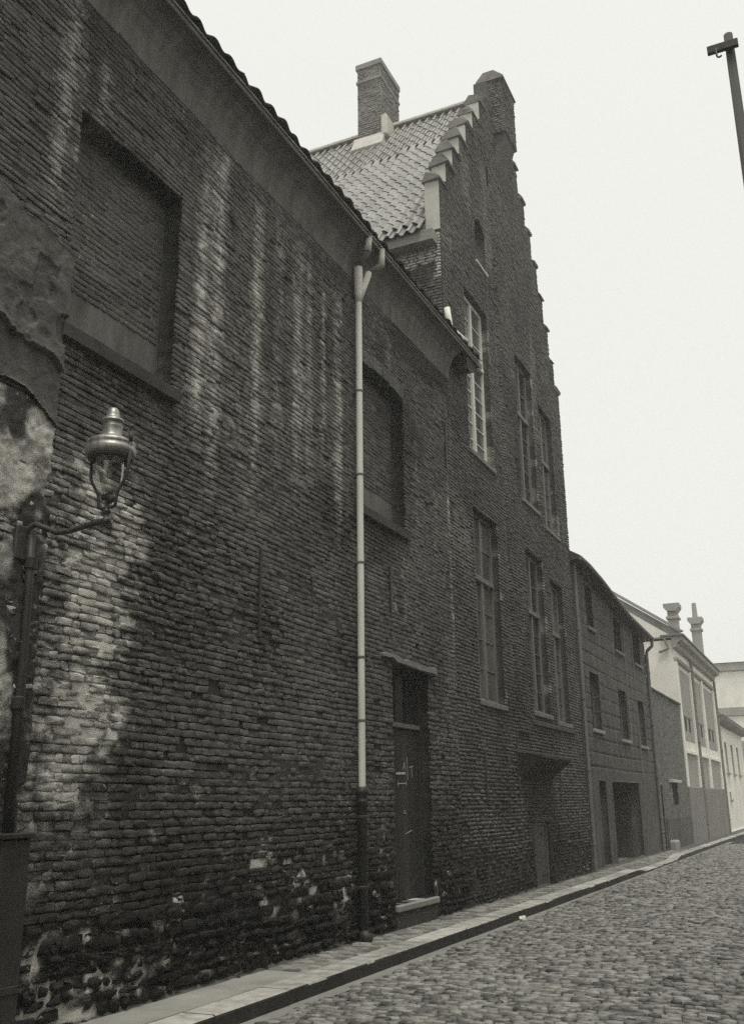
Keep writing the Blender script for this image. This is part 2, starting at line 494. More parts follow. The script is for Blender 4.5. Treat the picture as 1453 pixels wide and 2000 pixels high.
def lines(a, b, step, extra=()):
    v = list(np.linspace(a, b, max(2, int(round((b - a) / step)) + 1)))
    v = [x for x in v if all(abs(x - e) > step * 0.35 for e in extra)] + [e for e in extra if a <= e <= b]
    return sorted(set(round(x, 5) for x in v + [a, b]))

# ==================================================================== the setting: ground, road, pavements
KX0, KX1, RZ = 0.50, 0.83, -0.135
mb = MB(); mb.box(-160, 160, -60, 240, -1.2, -0.30)
tag(mb.build('ground', 'ground'), kind='structure')

def crown(x, y):
    return RZ + 0.05 * (1 - ((np.asarray(x) - 2.8) / 2.0) ** 2).clip(0, 1) + 0.02 * (fbm(np.asarray(x) * 0.6, np.asarray(y) * 0.5, 3) - 0.5)

# road bed
xs = np.linspace(0.70, 4.95, 24); ys = np.concatenate([np.linspace(-6, 46, 160), np.linspace(47, 80, 24)])
X, Y = np.meshgrid(xs, ys, indexing='ij')
Zr = crown(X, Y) - 0.026
idx = np.arange(X.size).reshape(X.shape)
q = np.stack([idx[:-1, :-1], idx[1:, :-1], idx[1:, 1:], idx[:-1, 1:]], -1).reshape(-1, 4)
me = fast_mesh('road', np.stack([X, Y, Zr], -1).reshape(-1, 3), q)
road = tag(link('road', me, None, None, 'road_joint', True), kind='structure')

def lay_setts():
    out = []; y = 5.6; i = 0
    while y < 43:
        h = random.uniform(0.058, 0.092)
        x = 0.98 + random.uniform(-0.06, 0.06)
        while x < 4.78:
            w = random.choice([random.uniform(0.08, 0.13), random.uniform(0.12, 0.19)])
            out.append((x + w / 2, y + h / 2 + random.uniform(-0.006, 0.006), (w - 0.012) / 2, (h - 0.013) * random.uniform(0.86, 1.0) / 2)); x += w
        y += h
    return np.array(out)
S = lay_setts()
n = len(S)
prot = (rng.normal(0.014, 0.008, n) + 0.03 * (fbm(S[:, 0] * 1.5, S[:, 1] * 1.5, 12) - 0.5)).clip(-0.010, 0.040)
P = pillows(S, prot, rng.uniform(0.004, 0.010, n), np.full(n, 0.0028), rng, root=-0.03, round_=0.12, sh=0.55,
            waves=lambda u, v: 0.02 * (fbm(u * 0.9, v * 0.9, 11) - 0.5) * 2)
P[:, 24, 2] += 0.004
def in_view_road(c):
    return (c[:, 0] < 5.596 - 0.088 * c[:, 1] - 0.25) & (c[:, 1] > 8.0)
emit(P, to_ground(crown), 'cobble', road, 'cobble', 'cobbles', 300, size_key=lambda c, d, a: a / d ** 3, view_ok=in_view_road, smooth=True)
# sandy gutter strip
mb = MB()
for k in range(60):
    y0, y1 = 4 + k * 0.7, 4 + (k + 1) * 0.7
    w0, w1 = 0.99 + 0.06 * vnoise(y0 * 0.8, 1.0, 4) , 0.99 + 0.06 * vnoise(y1 * 0.8, 1.0, 4)
    z0, z1 = RZ + 0.006, RZ + 0.006
    mb.add([(0.72, y0, z0), (w0, y0, z0 + 0.004), (w1, y1, z1 + 0.004), (0.72, y1, z1)], [(0, 1, 2, 3)])
tag(mb.build('gutter', 'gutter_dirt'), kind='structure')

# kerb
def kerb_drop(y):
    return 0.085 * (sstep(25.2, 26.6, y) - sstep(31.0, 32.4, y))
kerb = bpy.data.objects.new('kerb', None); COL.objects.link(kerb); ORIGIN['kerb'] = Vector((0, 0, 0)); kerb['kind'] = 'structure'
y = -3.0
while y < 78:
    L = random.uniform(0.95, 1.5)
    n_ = 7
    yy = np.linspace(y + 0.004, y + L - 0.004, n_)
    prof = lambda yv, k: [(KX0 + 0.006, -0.30), (KX0 + 0.006, -0.012), (KX0 + 0.016, 0.0), (KX1 - 0.022, 0.003), (KX1 - 0.006, -0.006), (KX1, -0.020), (KX1 + 0.004, -0.30)]
    V, F = [], []
    dx, dz = random.uniform(-0.008, 0.008), random.uniform(-0.006, 0.006)
    for k, yv in enumerate(yy):
        chip = 0.03 * max(0, float(vnoise(yv * 3.1, 0.5, 31)) - 0.72) / 0.28
        for m, (px_, pz_) in enumerate(prof(yv, k)):
            ex = dx + random.uniform(-0.003, 0.003) - (chip if m in (4, 5) else 0)
            V.append((px_ + ex, yv, pz_ + dz - (float(kerb_drop(yv)) if m not in (0, 6) else 0) - (chip * 0.5 if m == 4 else 0)))
    m = 7
    for k in range(n_ - 1):
        for a in range(m - 1):
            F.append((k * m + a, k * m + a + 1, (k + 1) * m + a + 1, (k + 1) * m + a))
    F += [tuple(range(m)), tuple((n_ - 1) * m + a for a in range(m))[::-1]]
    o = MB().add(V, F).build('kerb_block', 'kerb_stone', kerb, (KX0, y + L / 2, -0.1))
    o.data.materials.append(MAT['kerb_dark'])          # darker material on the street face and block ends
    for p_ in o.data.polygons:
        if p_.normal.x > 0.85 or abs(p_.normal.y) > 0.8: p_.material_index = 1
    y += L

# pavement by the walls
def pave_z(x, y):
    return 0.003 * np.sin(np.asarray(y) * 1.3) - kerb_drop(y) * sstep(0.05, 0.5, x)
xs = np.linspace(-0.4, KX0 + 0.05, 9); ys = np.linspace(-4, 80, 169)
X, Y = np.meshgrid(xs, ys, indexing='ij')
idx = np.arange(X.size).reshape(X.shape)
q = np.stack([idx[:-1, :-1], idx[1:, :-1], idx[1:, 1:], idx[:-1, 1:]], -1).reshape(-1, 4)
me = fast_mesh('pavement', np.stack([X, Y, pave_z(X, Y) - 0.014], -1).reshape(-1, 3), q)
pavement = tag(link('pavement', me, None, None, 'joint_sand', True), kind='structure')
def lay_pavers():
    out = []; y = 9.30; i = 0
    while y < 36:
        h = random.uniform(0.098, 0.108)
        x = 0.035 - (0.09 if i % 2 else 0.0)
        while x < KX0 - 0.02:
            w = random.uniform(0.17, 0.20); a = max(x, 0.03); e = min(x + w, KX0 - 0.004)
            if e - a > 0.04: out.append(((a + e) / 2, y + h / 2, (e - a - 0.013) / 2, (h - 0.013) / 2))
            x += w
        y += h; i += 1
    return np.array(out)
S = lay_pavers(); n = len(S)
P = pillows(S, rng.normal(0.002, 0.004, n), rng.uniform(0.005, 0.009, n), np.full(n, 0.0014), rng, root=-0.03, round_=0.2)
emit(P, to_ground(pave_z), 'paver', pavement, 'paver', 'paver_field', 300)
# dirt and moss gathered along the foot of the walls
Xd, Yd = np.meshgrid(np.linspace(-0.02, 0.16, 8), np.arange(4.0, 34.0, 0.04), indexing='ij')
Zd = 0.075 * np.exp(-(Xd + 0.02) / 0.045) * (0.3 + 1.3 * fbm(Yd * 2.1, Xd * 3, 191)) + 0.02 * (fbm(Yd * 14, Xd * 14, 192) - 0.5) - 0.010 - 0.10 * sstep(0.03, 0.16, Xd + 0.07 * (fbm(Yd * 2.5, Xd, 193) - 0.5))
idx = np.arange(Xd.size).reshape(Xd.shape)
q = np.stack([idx[:-1, :-1], idx[1:, :-1], idx[1:, 1:], idx[:-1, 1:]], -1).reshape(-1, 4)
me = fast_mesh('dirt', np.stack([Xd, Yd, Zd], -1).reshape(-1, 3), q)
tag(link('dirt', me, None, None, 'joint_sand', True), 'dirt and moss gathered along the foot of the walls', 'dirt', kind='stuff')
# cement flags at the near end
yb = [5.2, 6.3, 7.25, 8.2, 8.75, 9.28]
for a, b in zip(yb[:-1], yb[1:]):
    MB().box(0.03, KX0 - 0.006, a + 0.004, b - 0.004, -0.10, 0.0 + random.uniform(-0.003, 0.003), 0.006).build('paving_flag', 'slab', pavement, (0.25, (a + b) / 2, 0))

# far side of the street: kerb and pavement out of the frame to the right
tag(MB().box(4.80, 5.05, -4, 78, -0.3, 0.0, 0.015).build('opposite_kerb', 'kerb_stone'), kind='structure')
tag(MB().box(5.055, 7.2, -4, 78, -0.3, -0.004).build('opposite_pavement', 'slab'), kind='structure')

# ==================================================================== near house
NEAR = thing('brick_house', (0, 9.0, 0), 'long sooty brick house with two blind windows and lime streaks, nearest the camera', 'house')
S0, S1, ZT = -2.0, 15.30, 8.95
N1 = (5.77, 7.33, 5.58, 7.82)                       # blind windows: s0 s1 z0 z1
N2 = (11.56, 13.27, 5.56, 7.78)
RISE2 = 0.075
DOOR = (12.68, 14.06, 0.30, 3.50)
def arch2(s):
    t = (np.asarray(s) - N2[0]) / (N2[1] - N2[0]) * 2 - 1
    return N2[3] + RISE2 * (1 - t * t)
def near_keep(s, z):
    k = ~((s > N1[0]) & (s < N1[1]) & (z > N1[2]) & (z < N1[3]))
    k &= ~((s > N2[0]) & (s < N2[1]) & (z > N2[2]) & (z < arch2(s)))
    k &= ~((s > DOOR[0]) & (s < DOOR[1]) & (z > DOOR[2]) & (z < DOOR[3]))
    return k
def near_holes(z):
    h = []
    if N1[2] < z < N1[3]: h.append((N1[0], N1[1]))
    if N2[2] < z < N2[3]: h.append((N2[0], N2[1]))
    elif N2[3] <= z < N2[3] + RISE2:
        w = math.sqrt(max(0, 1 - (z - N2[3]) / RISE2)) * (N2[1] - N2[0]) / 2
        c = (N2[0] + N2[1]) / 2; h.append((c - w, c + w))
    if DOOR[2] < z < DOOR[3]: h.append((DOOR[0], DOOR[1]))
    return h

STREAKS = [(5.54, .11, 9.3, 6.3, .95), (5.74, .07, 8.8, 6.5, .5), (6.02, .11, 8.9, 7.4, .7), (6.30, .08, 8.5, 7.4, .5),
           (7.75, .13, 8.9, 4.9, .80), (8.04, .14, 9.1, 4.8, 1.05), (8.45, .10, 7.2, 5.0, .45), (8.88, .15, 8.9, 4.9, .95), (9.38, .13, 8.9, 5.4, .70), (9.85, .15, 8.9, 5.3, .90),
           (10.14, .12, 8.8, 5.4, .75), (10.55, .09, 8.7, 5.8, .70), (10.97, .16, 8.8, 5.0, .95), (12.15, .17, 8.9, 7.75, .55), (12.75, .22, 8.8, 7.8, .55),
           (13.05, .2, 8.6, 7.7, .35), (13.2, .14, 5.5, 3.9, .45), (12.8, .16, 4.9, 3.65, .45), (13.75, .10, 7.6, 4.6, .35), (15.22, .09, 7.2, 3.4, .50), (14.6, .12, 7.4, 5.2, .25), (9.0, .25, 5.4, 4.4, .3)]
def pale_near(s, z):
    s = np.asarray(s, float); z = np.asarray(z, float)
    p = np.zeros(np.broadcast(s, z).shape)
    wob = 0.07 * (fbm(z * 0.9, s * 0.6, 71) - 0.5)
    for c, w, zt, zb, a in STREAKS:
        w2 = w * (0.65 + 0.8 * vnoise(z * 0.8, c * 3.1, 70))
        e = np.exp(-((s - c + wob) / w2) ** 2) * sstep(zt + 0.3, zt - 0.6, z) * sstep(zb - 0.8, zb + 1.0, z)
        e = e * (0.35 + 0.85 * fbm(s * 6, z * 1.2, 72)) * (0.55 + 0.75 * vnoise(s * 17.0, z * 0.45, 69))
        p = np.maximum(p, 0.88 * a * e)
    edge = np.interp(z, [1.2, 1.5, 1.9, 2.5, 3.0, 3.7, 4.2, 4.5, 4.9], [5.9, 6.25, 6.55, 6.72, 6.78, 6.86, 6.95, 6.4, 5.7])
    e2 = edge + 0.45 * (fbm(s * 2.6, z * 2.6, 73) - 0.5) + 0.5 * (fbm(s * 9, z * 11, 68) - 0.5)
    lime = sstep(0.22, -0.20, s - e2) * sstep(1.1, 1.7, z) * sstep(5.0, 4.4, z)
    lime = lime * (0.15 + 1.05 * fbm(s * 4.0, z * 3.0, 74) + 0.75 * sstep(0.40, 0.62, fbm(s * 11.0, z * 14.0, 67)))
    lime = lime * (0.45 + 0.55 * sstep(5.95, 6.35, s) + 0.35 * sstep(5.75, 5.5, s))
    p = np.maximum(p, np.minimum(lime, 1.0))
    sp = sstep(0.70, 0.80, fbm(s * 6.5, z * 6.5, 75)) * sstep(2.7, 1.2, z) * 0.55       # flecks of old lime low on the wall
    p = np.maximum(p, sp)
    up = sstep(0.62, 0.8, fbm(s * 0.9, z * 0.35, 76)) * 0.25
    return np.clip(np.maximum(p, up), 0, 1)
def soot_near(s, z):
    s = np.asarray(s, float); z = np.asarray(z, float)
    tar = sstep(2.6, 0.3, z + 1.6 * (fbm(s * 0.5, z * 0.7, 81) - 0.5))                  # remains of a tarred plinth
    patch = sstep(0.55, 0.75, fbm(s * 0.45, z * 0.55, 82)) * 0.6
    tl = sstep(0.5, 0.7, fbm(s * 0.8, z * 0.8, 84)) * sstep(7.4, 6.0, s) * sstep(6.5, 7.6, z) * 0.6
    blot = 0.9 * np.exp(-((s - 8.27) / .14) ** 2 - ((z - 8.08) / .16) ** 2)
    return np.clip(np.maximum(np.maximum(np.maximum(tar * 0.85, patch), blot), tl), 0, 1)
def near_relief(s, z):
    rough = sstep(1.25, 0.35, z + 0.5 * (fbm(s * 0.8, z * 0.8, 5) - 0.5))
    raked = sstep(0.34, 0.56, fbm(s * 1.4, z * 5.5, 9)) * 0.021
    return 0.003 - raked + 0.012 * (fbm(s * 10, z * 12, 6) - 0.5) + rough * 0.05 * (fbm(s * 4, z * 5, 7) - 0.35) + 0.02 * (fbm(s * 0.5, z * 0.5, 8) - 0.5)
EZ = [N1[2], N1[3], N2[2], N2[3], N2[3] + RISE2, DOOR[2], DOOR[3]]
ES = [N1[0], N1[1], N2[0], N2[1], DOOR[0], DOOR[1]]
def near_snap(Sg, Zg):
    m = (Sg > N2[0] + 1e-4) & (Sg < N2[1] - 1e-4) & (np.abs(Zg - arch2(Sg)) < 0.021)
    Zg[m] = arch2(Sg)[m]
    return Sg, Zg
ss_ = [v for v in lines(S0, 4.0, 0.3)] + lines(4.05, S1, 0.045, ES)
solid_wall('wall', ss_, lines(-0.25, 9.5, 0.042, EZ), near_keep, 'mortar', NEAR, near_relief,
           attrs={'pale': lambda s, z: np.maximum(np.clip(pale_near(s, z) * 1.5, 0, 1), 1.0 * sstep(0.50, 0.66, fbm(s * 5.5, z * 7.5, 77)) * sstep(0.35, 0.6, fbm(s * 0.9, z * 0.9, 79)) * sstep(1.7, 0.8, z)), 'soot': soot_near}, snap=near_snap)

# brick courses
def near_waves(u, v):
    return 0.035 * (fbm(u * 0.45, v * 0.5, 21) - 0.5) + 0.012 * (fbm(u * 2.2, v * 1.5, 22) - 0.5) + 0.013 * (fbm(u * 9.0, v * 6.0, 23) - 0.5)
def base_line(s):
    return 0.55 + 0.35 * (vnoise(np.asarray(s) * 0.5, 0.3, 24) - 0.3)
B = lay(3.6, S1, 0.40, 9.06, lambda z: float(np.interp(z, [0.4, 2.6, 3.8, 5.0, 9.0], [0.074, 0.073, 0.066, 0.057, 0.055])), near_holes, rng, long=(0.17, 0.24), short=(0.08, 0.12), joint=0.010, joint_s=0.004)
B = B[B[:, 1] > base_line(B[:, 0])]
er = fbm(B[:, 0] * 0.55, B[:, 1] * 0.6, 25)                                            # how far gone each stretch is
low = sstep(3.2, 0.8, B[:, 1])
ero = np.clip(sstep(0.42, 0.66, er) * 0.9 + low * 0.75, 0, 1) * sstep(8.3, 5.0, B[:, 1]).clip(0.25, 1)
drop = rng.uniform(0, 1, len(B)) < (0.016 + 0.05 * ero * low)
B, ero, low = B[~drop], ero[~drop], low[~drop]
n = len(B)
prot = 0.007 + 0.003 * rng.normal(0, 1, n) + ero * (0.003 + 0.0065 * rng.normal(0, 1, n)) + 0.010 * (fbm(B[:, 0] * 0.7, B[:, 1] * 0.7, 27) - 0.5)
prot = prot + np.where(rng.uniform(0, 1, n) < 0.05, -0.016, 0)
prot = np.clip(prot, -0.006, 0.05)
P = pillows(B, prot, 0.0012 + 0.003 * ero + rng.uniform(0, 0.003, n), 0.0018 + 0.0048 * ero, rng, root=-0.03, round_=0.14, sh=0.82, waves=near_waves)
P[..., 2] += 0.02 * (fbm(P[..., 0] * 0.5, P[..., 1] * 0.5, 8) - 0.5)
def near_shade(P, c):
    return {'pale': pale_near(P[..., 0], P[..., 1]) * (0.55 + 0.65 * rng.uniform(0, 1, (len(P), 1))), 'soot': soot_near(P[..., 0], P[..., 1])}
emit(P, to_wall(), 'brick', NEAR, 'brick', 'brick_courses', 300, shade=near_shade, view_ok=lambda c: (c[:, 1] > 5.85 + 0.1) & (c[:, 2] > 0.9))

# rubble and broken bricks of the plinth
def rubble_holes(z):
    return [(DOOR[0] - 0.05, DOOR[1] + 0.05)] if z < DOOR[3] else []
B = []
z = -0.06
while z < 1.05:
    h = random.uniform(0.075, 0.15)
    s = 3.6 + random.uniform(0, 0.2)
    while s < S1:
        L = random.choice([random.uniform(0.09, 0.17), random.uniform(0.14, 0.27), random.uniform(0.2, 0.38)])
        B.append((s + L / 2, z + h / 2, (L - 0.03) / 2, (h - 0.026) / 2)); s += L
    z += h
B = np.array(B)
B = B[(B[:, 1] < base_line(B[:, 0]) + 0.01) & ~((B[:, 0] + B[:, 2] > DOOR[0] - .02) & (B[:, 0] - B[:, 2] < DOOR[1] + .02) & (B[:, 1] > -1))]
B = B[rng.uniform(0, 1, len(B)) > 0.05]
n = len(B)
P = pillows(B, rng.normal(0.020, 0.016, n).clip(-0.006, 0.06), rng.uniform(0.006, 0.018, n), np.full(n, 0.011), rng, root=-0.05, round_=0.55,
            waves=lambda u, v: 0.10 * (fbm(u * 1.1, v * 1.1, 33) - 0.5))
def rub_shade(P, c):
    return {'pale': np.clip(0.5 * sstep(0.62, 0.8, fbm(P[..., 0] * 5, P[..., 1] * 5, 78)), 0, 1), 'soot': soot_near(P[..., 0], P[..., 1])}
emit(P, to_wall(0.01), 'rubble', NEAR, 'stone', 'plinth_rubble', 120, shade=rub_shade, view_ok=lambda c: c[:, 1] > 5.9)

# blind window infills: brick above, render below
def blind(N, depth, zr, seed, nm):
    s0, s1, z0, z1 = N
    rr = np.random.default_rng(seed)
    top = z1 + (RISE2 + 0.02 if nm == 2 else 0.0)
    part = MB().box(-0.33, -depth, s0 - 0.03, s1 + 0.03, z0 - 0.03, top + 0.03).build('blind_infill', 'cove_plaster', NEAR)
    Bk = lay(s0 + 0.01, s1 - 0.01, zr, top - 0.005, 0.062, lambda z: [], rr, joint=0.010)
    m = len(Bk)
    Pk = pillows(Bk, rr.normal(0.007, 0.003, m), np.full(m, 0.005), np.full(m, 0.0016), rr, root=-0.02, round_=0.25,
                 waves=lambda u, v: 0.03 * (fbm(u * 0.7, v * 0.6, seed) - 0.5))
    emit(Pk, to_wall(-depth), 'brick', part, 'brick', 'brick_courses', 0,
         shade=lambda P_, c: {'pale': 0.30 * sstep(zr + 0.5, zr, P_[..., 1]) * fbm(P_[..., 0] * 2, P_[..., 1] * 2, seed + 1), 'soot': 0.35 * fbm(P_[..., 0] * 1.2, P_[..., 1] * 0.6, seed + 2)})
    # weathered cement ledge, rough on top
    xs = np.linspace(-depth - 0.02, 0.085, 6); ys_ = np.linspace(s0 - 0.05, s1 + 0.05, 30)
    V, F = [], []
    for a, yv in enumerate(ys_):
        for b, xv in enumerate(xs):
            V.append((xv + 0.006 * float(vnoise(yv * 7, b, seed + 5)) * (b == 5), yv, z0 + 0.055 - 0.06 * (b / 5) + 0.008 * float(vnoise(yv * 6, xv * 9, seed + 6))))
        V.append((0.075 + 0.004 * float(vnoise(yv * 8, 2, seed)), yv, z0 - 0.115)); V.append((-depth - 0.02, yv, z0 - 0.115))
    m = 8
    for a in range(len(ys_) - 1):
        for b in range(m):
            F.append((a * m + b, a * m + (b + 1) % m, (a + 1) * m + (b + 1) % m, (a + 1) * m + b))
    F += [tuple(range(m)), tuple((len(ys_) - 1) * m + k for k in range(m))[::-1]]
    MB().add(V, F).build('window_ledge', 'sill_stone', NEAR)
blind(N1, 0.22, 6.12, 101, 1)
blind(N2, 0.22, 6.05, 111, 2)
# arch of standing bricks over the second blind window
for k in range(17):
    s = N2[0] - 0.02 + (N2[1] - N2[0] + 0.04) * (k + 0.5) / 17
    tl = (s - (N2[0] + N2[1]) / 2) / (N2[1] - N2[0]) * 2
    zc = float(arch2(s))
    ang = tl * 0.09
    w, h = 0.045, 0.20
    V = []
    for xx in (-0.2, 0.004 + random.uniform(0, 0.006)):
        for du, dv in ((-w, 0), (w, 0), (w * 1.05, h), (-w * 1.05, h)):
            V.append((xx, s + du * math.cos(ang) + dv * math.sin(ang), zc + 0.004 - du * math.sin(ang) + dv * math.cos(ang)))
    o = MB().add(V, [(0, 1, 2, 3), (7, 6, 5, 4), (0, 4, 5, 1), (1, 5, 6, 2), (2, 6, 7, 3), (3, 7, 4, 0)]).build('arch_brick', 'brick', NEAR, (0, s, zc))

# old render hanging on at the near end, ragged edge
def plaster_patch():
    ss2 = np.arange(4.2, 5.80, 0.013); zz2 = np.arange(4.35, 6.62, 0.013)
    Sg, Zg = np.meshgrid(ss2, zz2, indexing='ij')
    right = 5.765 - 0.015 * vnoise(Zg * 6, 0.0, 41)
    lowedge = 4.66 + 0.55 * np.clip(5.72 - Sg, 0, 0.36) - 0.1 * np.clip(5.3 - Sg, 0, 1) + 0.06 * (fbm(Sg * 7, Zg * 0.2, 42) - 0.5)
    topedge = 6.26 + 0.22 * np.clip(5.75 - Sg, 0, 1) + 0.16 * (fbm(Sg * 5, Zg * 3, 43) - 0.5)
    inside = (Sg < right) & (Zg > lowedge) & (Zg < topedge)
    mid = 5.16 + 0.18 * (5.75 - Sg) + 0.09 * (fbm(Sg * 8, 0.4 + Zg * 0.4, 44) - 0.5) * 2
    lay2 = (Zg > mid)
    pits = sstep(0.60, 0.66, fbm(Sg * 5.5, Zg * 4.5, 45)) * (Sg < 5.6)
    hole = (((Sg - 5.70) / 0.09) ** 2 + ((Zg - 5.50) / 0.14) ** 2 < 1.0 + 0.8 * (fbm(Sg * 20, Zg * 20, 46) - .5))
    H = 0.030 + 0.034 * lay2 - 0.022 * pits * lay2 - 0.03 * hole + 0.02 * (fbm(Sg * 3, Zg * 3, 47) - 0.5) + 0.012 * (fbm(Sg * 14, Zg * 14, 48) - 0.5) + 0.014 * np.floor(fbm(Sg * 4.5, Zg * 4.0, 49) * 7) / 3.5
    # edges curl out a little before they break
    H = H + 0.02 * np.exp(-np.abs(Zg - mid) / 0.03) * lay2 + 0.006 * np.exp(-np.abs(Zg - lowedge) / 0.03)
    idx = np.arange(Sg.size).reshape(Sg.shape)
    ok = inside[:-1, :-1] & inside[1:, :-1] & inside[1:, 1:] & inside[:-1, 1:]
    i, j = np.nonzero(ok)
    a, b, c, d = idx[i, j], idx[i + 1, j], idx[i + 1, j + 1], idx[i, j + 1]
    M = Sg.size
    Q = [np.stack([a, b, c, d], 1)]
    pad = np.zeros((ok.shape[0] + 2, ok.shape[1] + 2), bool); pad[1:-1, 1:-1] = ok
    for di, dj, (p, r_) in ((-1, 0, (a, d)), (1, 0, (c, b)), (0, -1, (b, a)), (0, 1, (d, c))):
        m = ~pad[i + 1 + di, j + 1 + dj]
        Q.append(np.stack([r_[m], p[m], p[m] + M, r_[m] + M], 1))
    Q = np.concatenate(Q)
    V = np.concatenate([np.stack([H, Sg, Zg], -1).reshape(-1, 3), np.stack([np.full_like(Sg, -0.02), Sg, Zg], -1).reshape(-1, 3)])
    used = np.unique(Q); rm = np.full(len(V), -1); rm[used] = np.arange(len(used))
    me = fast_mesh('render_patch', V[used] - np.array(ORIGIN[NEAR.name]), rm[Q])
    link('render_patch', me, NEAR, ORIGIN[NEAR.name], 'plaster')
plaster_patch()
# coarse lime mortar under the fallen render
Sg, Zg = np.meshgrid(np.arange(4.2, 5.86, 0.016), np.arange(1.3, 4.80, 0.016), indexing='ij')
edge = 5.80 - 0.02 * vnoise(Zg * 5, 0.0, 51) - 0.10 * sstep(0.5, 0.7, fbm(Zg * 2, Sg, 50))
H = np.where(Sg < edge, 0.022 + 0.030 * (fbm(Sg * 16, Zg * 16, 52) - 0.5) + 0.03 * (fbm(Sg * 4, Zg * 4, 53) - 0.5) - 0.03 * sstep(0.60, 0.68, fbm(Sg * 3.2, Zg * 3.0, 54)), -0.02)
idx = np.arange(Sg.size).reshape(Sg.shape)
q = np.stack([idx[:-1, :-1], idx[1:, :-1], idx[1:, 1:], idx[:-1, 1:]], -1).reshape(-1, 4)
Vp = np.stack([H, Sg, Zg], -1).reshape(-1, 3)
me = fast_mesh('mortar_patch', Vp - np.array(ORIGIN[NEAR.name]), q, None,
               {'pale': (0.75 * sstep(0.38, 0.62, fbm(Vp[:, 1] * 3, Vp[:, 2] * 2.2, 55)) * sstep(1.5, 2.6, Vp[:, 2])).clip(0, 1), 'soot': 0.3 * fbm(Vp[:, 1] * 2, Vp[:, 2], 56)})
link('mortar_patch', me, NEAR, ORIGIN[NEAR.name], 'mortar')

# cove under the eaves, eave board, tiles
cv = [(-0.06, 8.96), (0.014, 8.98), (0.024, 9.12), (0.050, 9.26), (0.110, 9.39), (0.210, 9.485), (0.325, 9.54), (0.325, 9.60), (-0.06, 9.60)]
mb = MB()
yy = np.linspace(-2, 15.42, 60)
n_ = len(cv)
V = [(x + 0.006 * (float(vnoise(yv * 0.9, k * 0.7, 61)) - .5), yv, z + 0.10 * (float(fbm(yv * 0.9, k * 0.3, 62)) - 0.5) * (k < 3)) for yv in yy for k, (x, z) in enumerate(cv)]
F = [(a * n_ + k, a * n_ + (k + 1) % n_, (a + 1) * n_ + (k + 1) % n_, (a + 1) * n_ + k) for a in range(len(yy) - 1) for k in range(n_)]
F += [tuple(range(n_)), tuple((len(yy) - 1) * n_ + k for k in range(n_))[::-1]]
mb.add(V, F).build('eave_cove', 'cove_plaster', NEAR)
MB().box(0.326, 0.352, -2, 16.36, 9.525, 9.615, 0.004).build('eave_board', 'grey_wood', NEAR)
MB().tube([(0.372, -2, 9.585), (0.372, 16.38, 9.585)], 0.010, 6).build('eave_wire', 'zinc', NEAR)
MB().box(0.02, 0.325, 15.43, 16.34, 9.56, 9.60).build('eave_soffit', 'dark_wood', NEAR)
MB().prism_x([(15.62, 9.555), (16.10, 9.555), (16.02, 9.33), (15.80, 9.24), (15.66, 9.30)], 0.04, 0.30).build('eave_bracket', 'dark_wood', NEAR)
PITCH = R(38)
def pantile(name, w, L, th, amp, n_=9):
    """S-shaped tile: u along its width (local y), length down the slope (local -x to 0), curve up (local z)"""
    V = []
    for side in (0, 1):
        for e in (0.0, L):
            for k in range(n_ + 1):
                t_ = k / n_
                zz = amp * math.sin(2 * math.pi * (t_ * 0.96 + 0.10)) + (amp * 0.9 if False else 0)
                V.append((-e, (t_ - 0.5) * w * 1.12, zz + 0.02 * (1 - e / L) - side * th))
    m = n_ + 1
    F = []
    for k in range(n_):
        F.append((k, k + 1, m + k + 1, m + k)); F.append((2 * m + k, 3 * m + k, 3 * m + k + 1, 2 * m + k + 1))
        F.append((k, 2 * m + k, 2 * m + k + 1, k + 1)); F.append((m + k, m + k + 1, 3 * m + k + 1, 3 * m + k))
    F += [(0, m, 3 * m, 2 * m), (n_, 2 * m + n_, 3 * m + n_, m + n_)]
    me = bpy.data.meshes.new(name)
    me.from_pydata(V, [], F); me.update()
    bm = bmesh.new(); bm.from_mesh(me); bmesh.ops.recalc_face_normals(bm, faces=bm.faces[:]); bm.to_mesh(me); bm.free()
    return me
tile_me = pantile('roof_tile', 0.30, 0.40, 0.012, 0.020)
tile_me.materials.append(MAT['eave_tile'])
roof_n = MB().prism_y([(0.30, 9.605), (-5.0, 9.605 + 5.3 * math.tan(PITCH)), (-5.0, 9.50 + 5.3 * math.tan(PITCH)), (-0.02, 9.605 + 0.1)], -2, 15.05).build('roof', 'eave_tile', NEAR)
MB().prism_y([(0.345, 9.615), (0.02, 9.615 + 0.325 * math.tan(PITCH)), (0.02, 9.602), (0.345, 9.602)], 15.06, 16.36).build('roof_edge', 'eave_tile', NEAR)
y = 4.0
while y < 16.3:
    o = link('eave_tile', tile_me, roof_n, (0.425 + random.uniform(-0.02, 0.02), y, 9.588 + random.uniform(-0.006, 0.006)))
    o.rotation_euler = (random.uniform(-0.03, 0.03), PITCH, random.uniform(-0.05, 0.05))
    y += 0.30

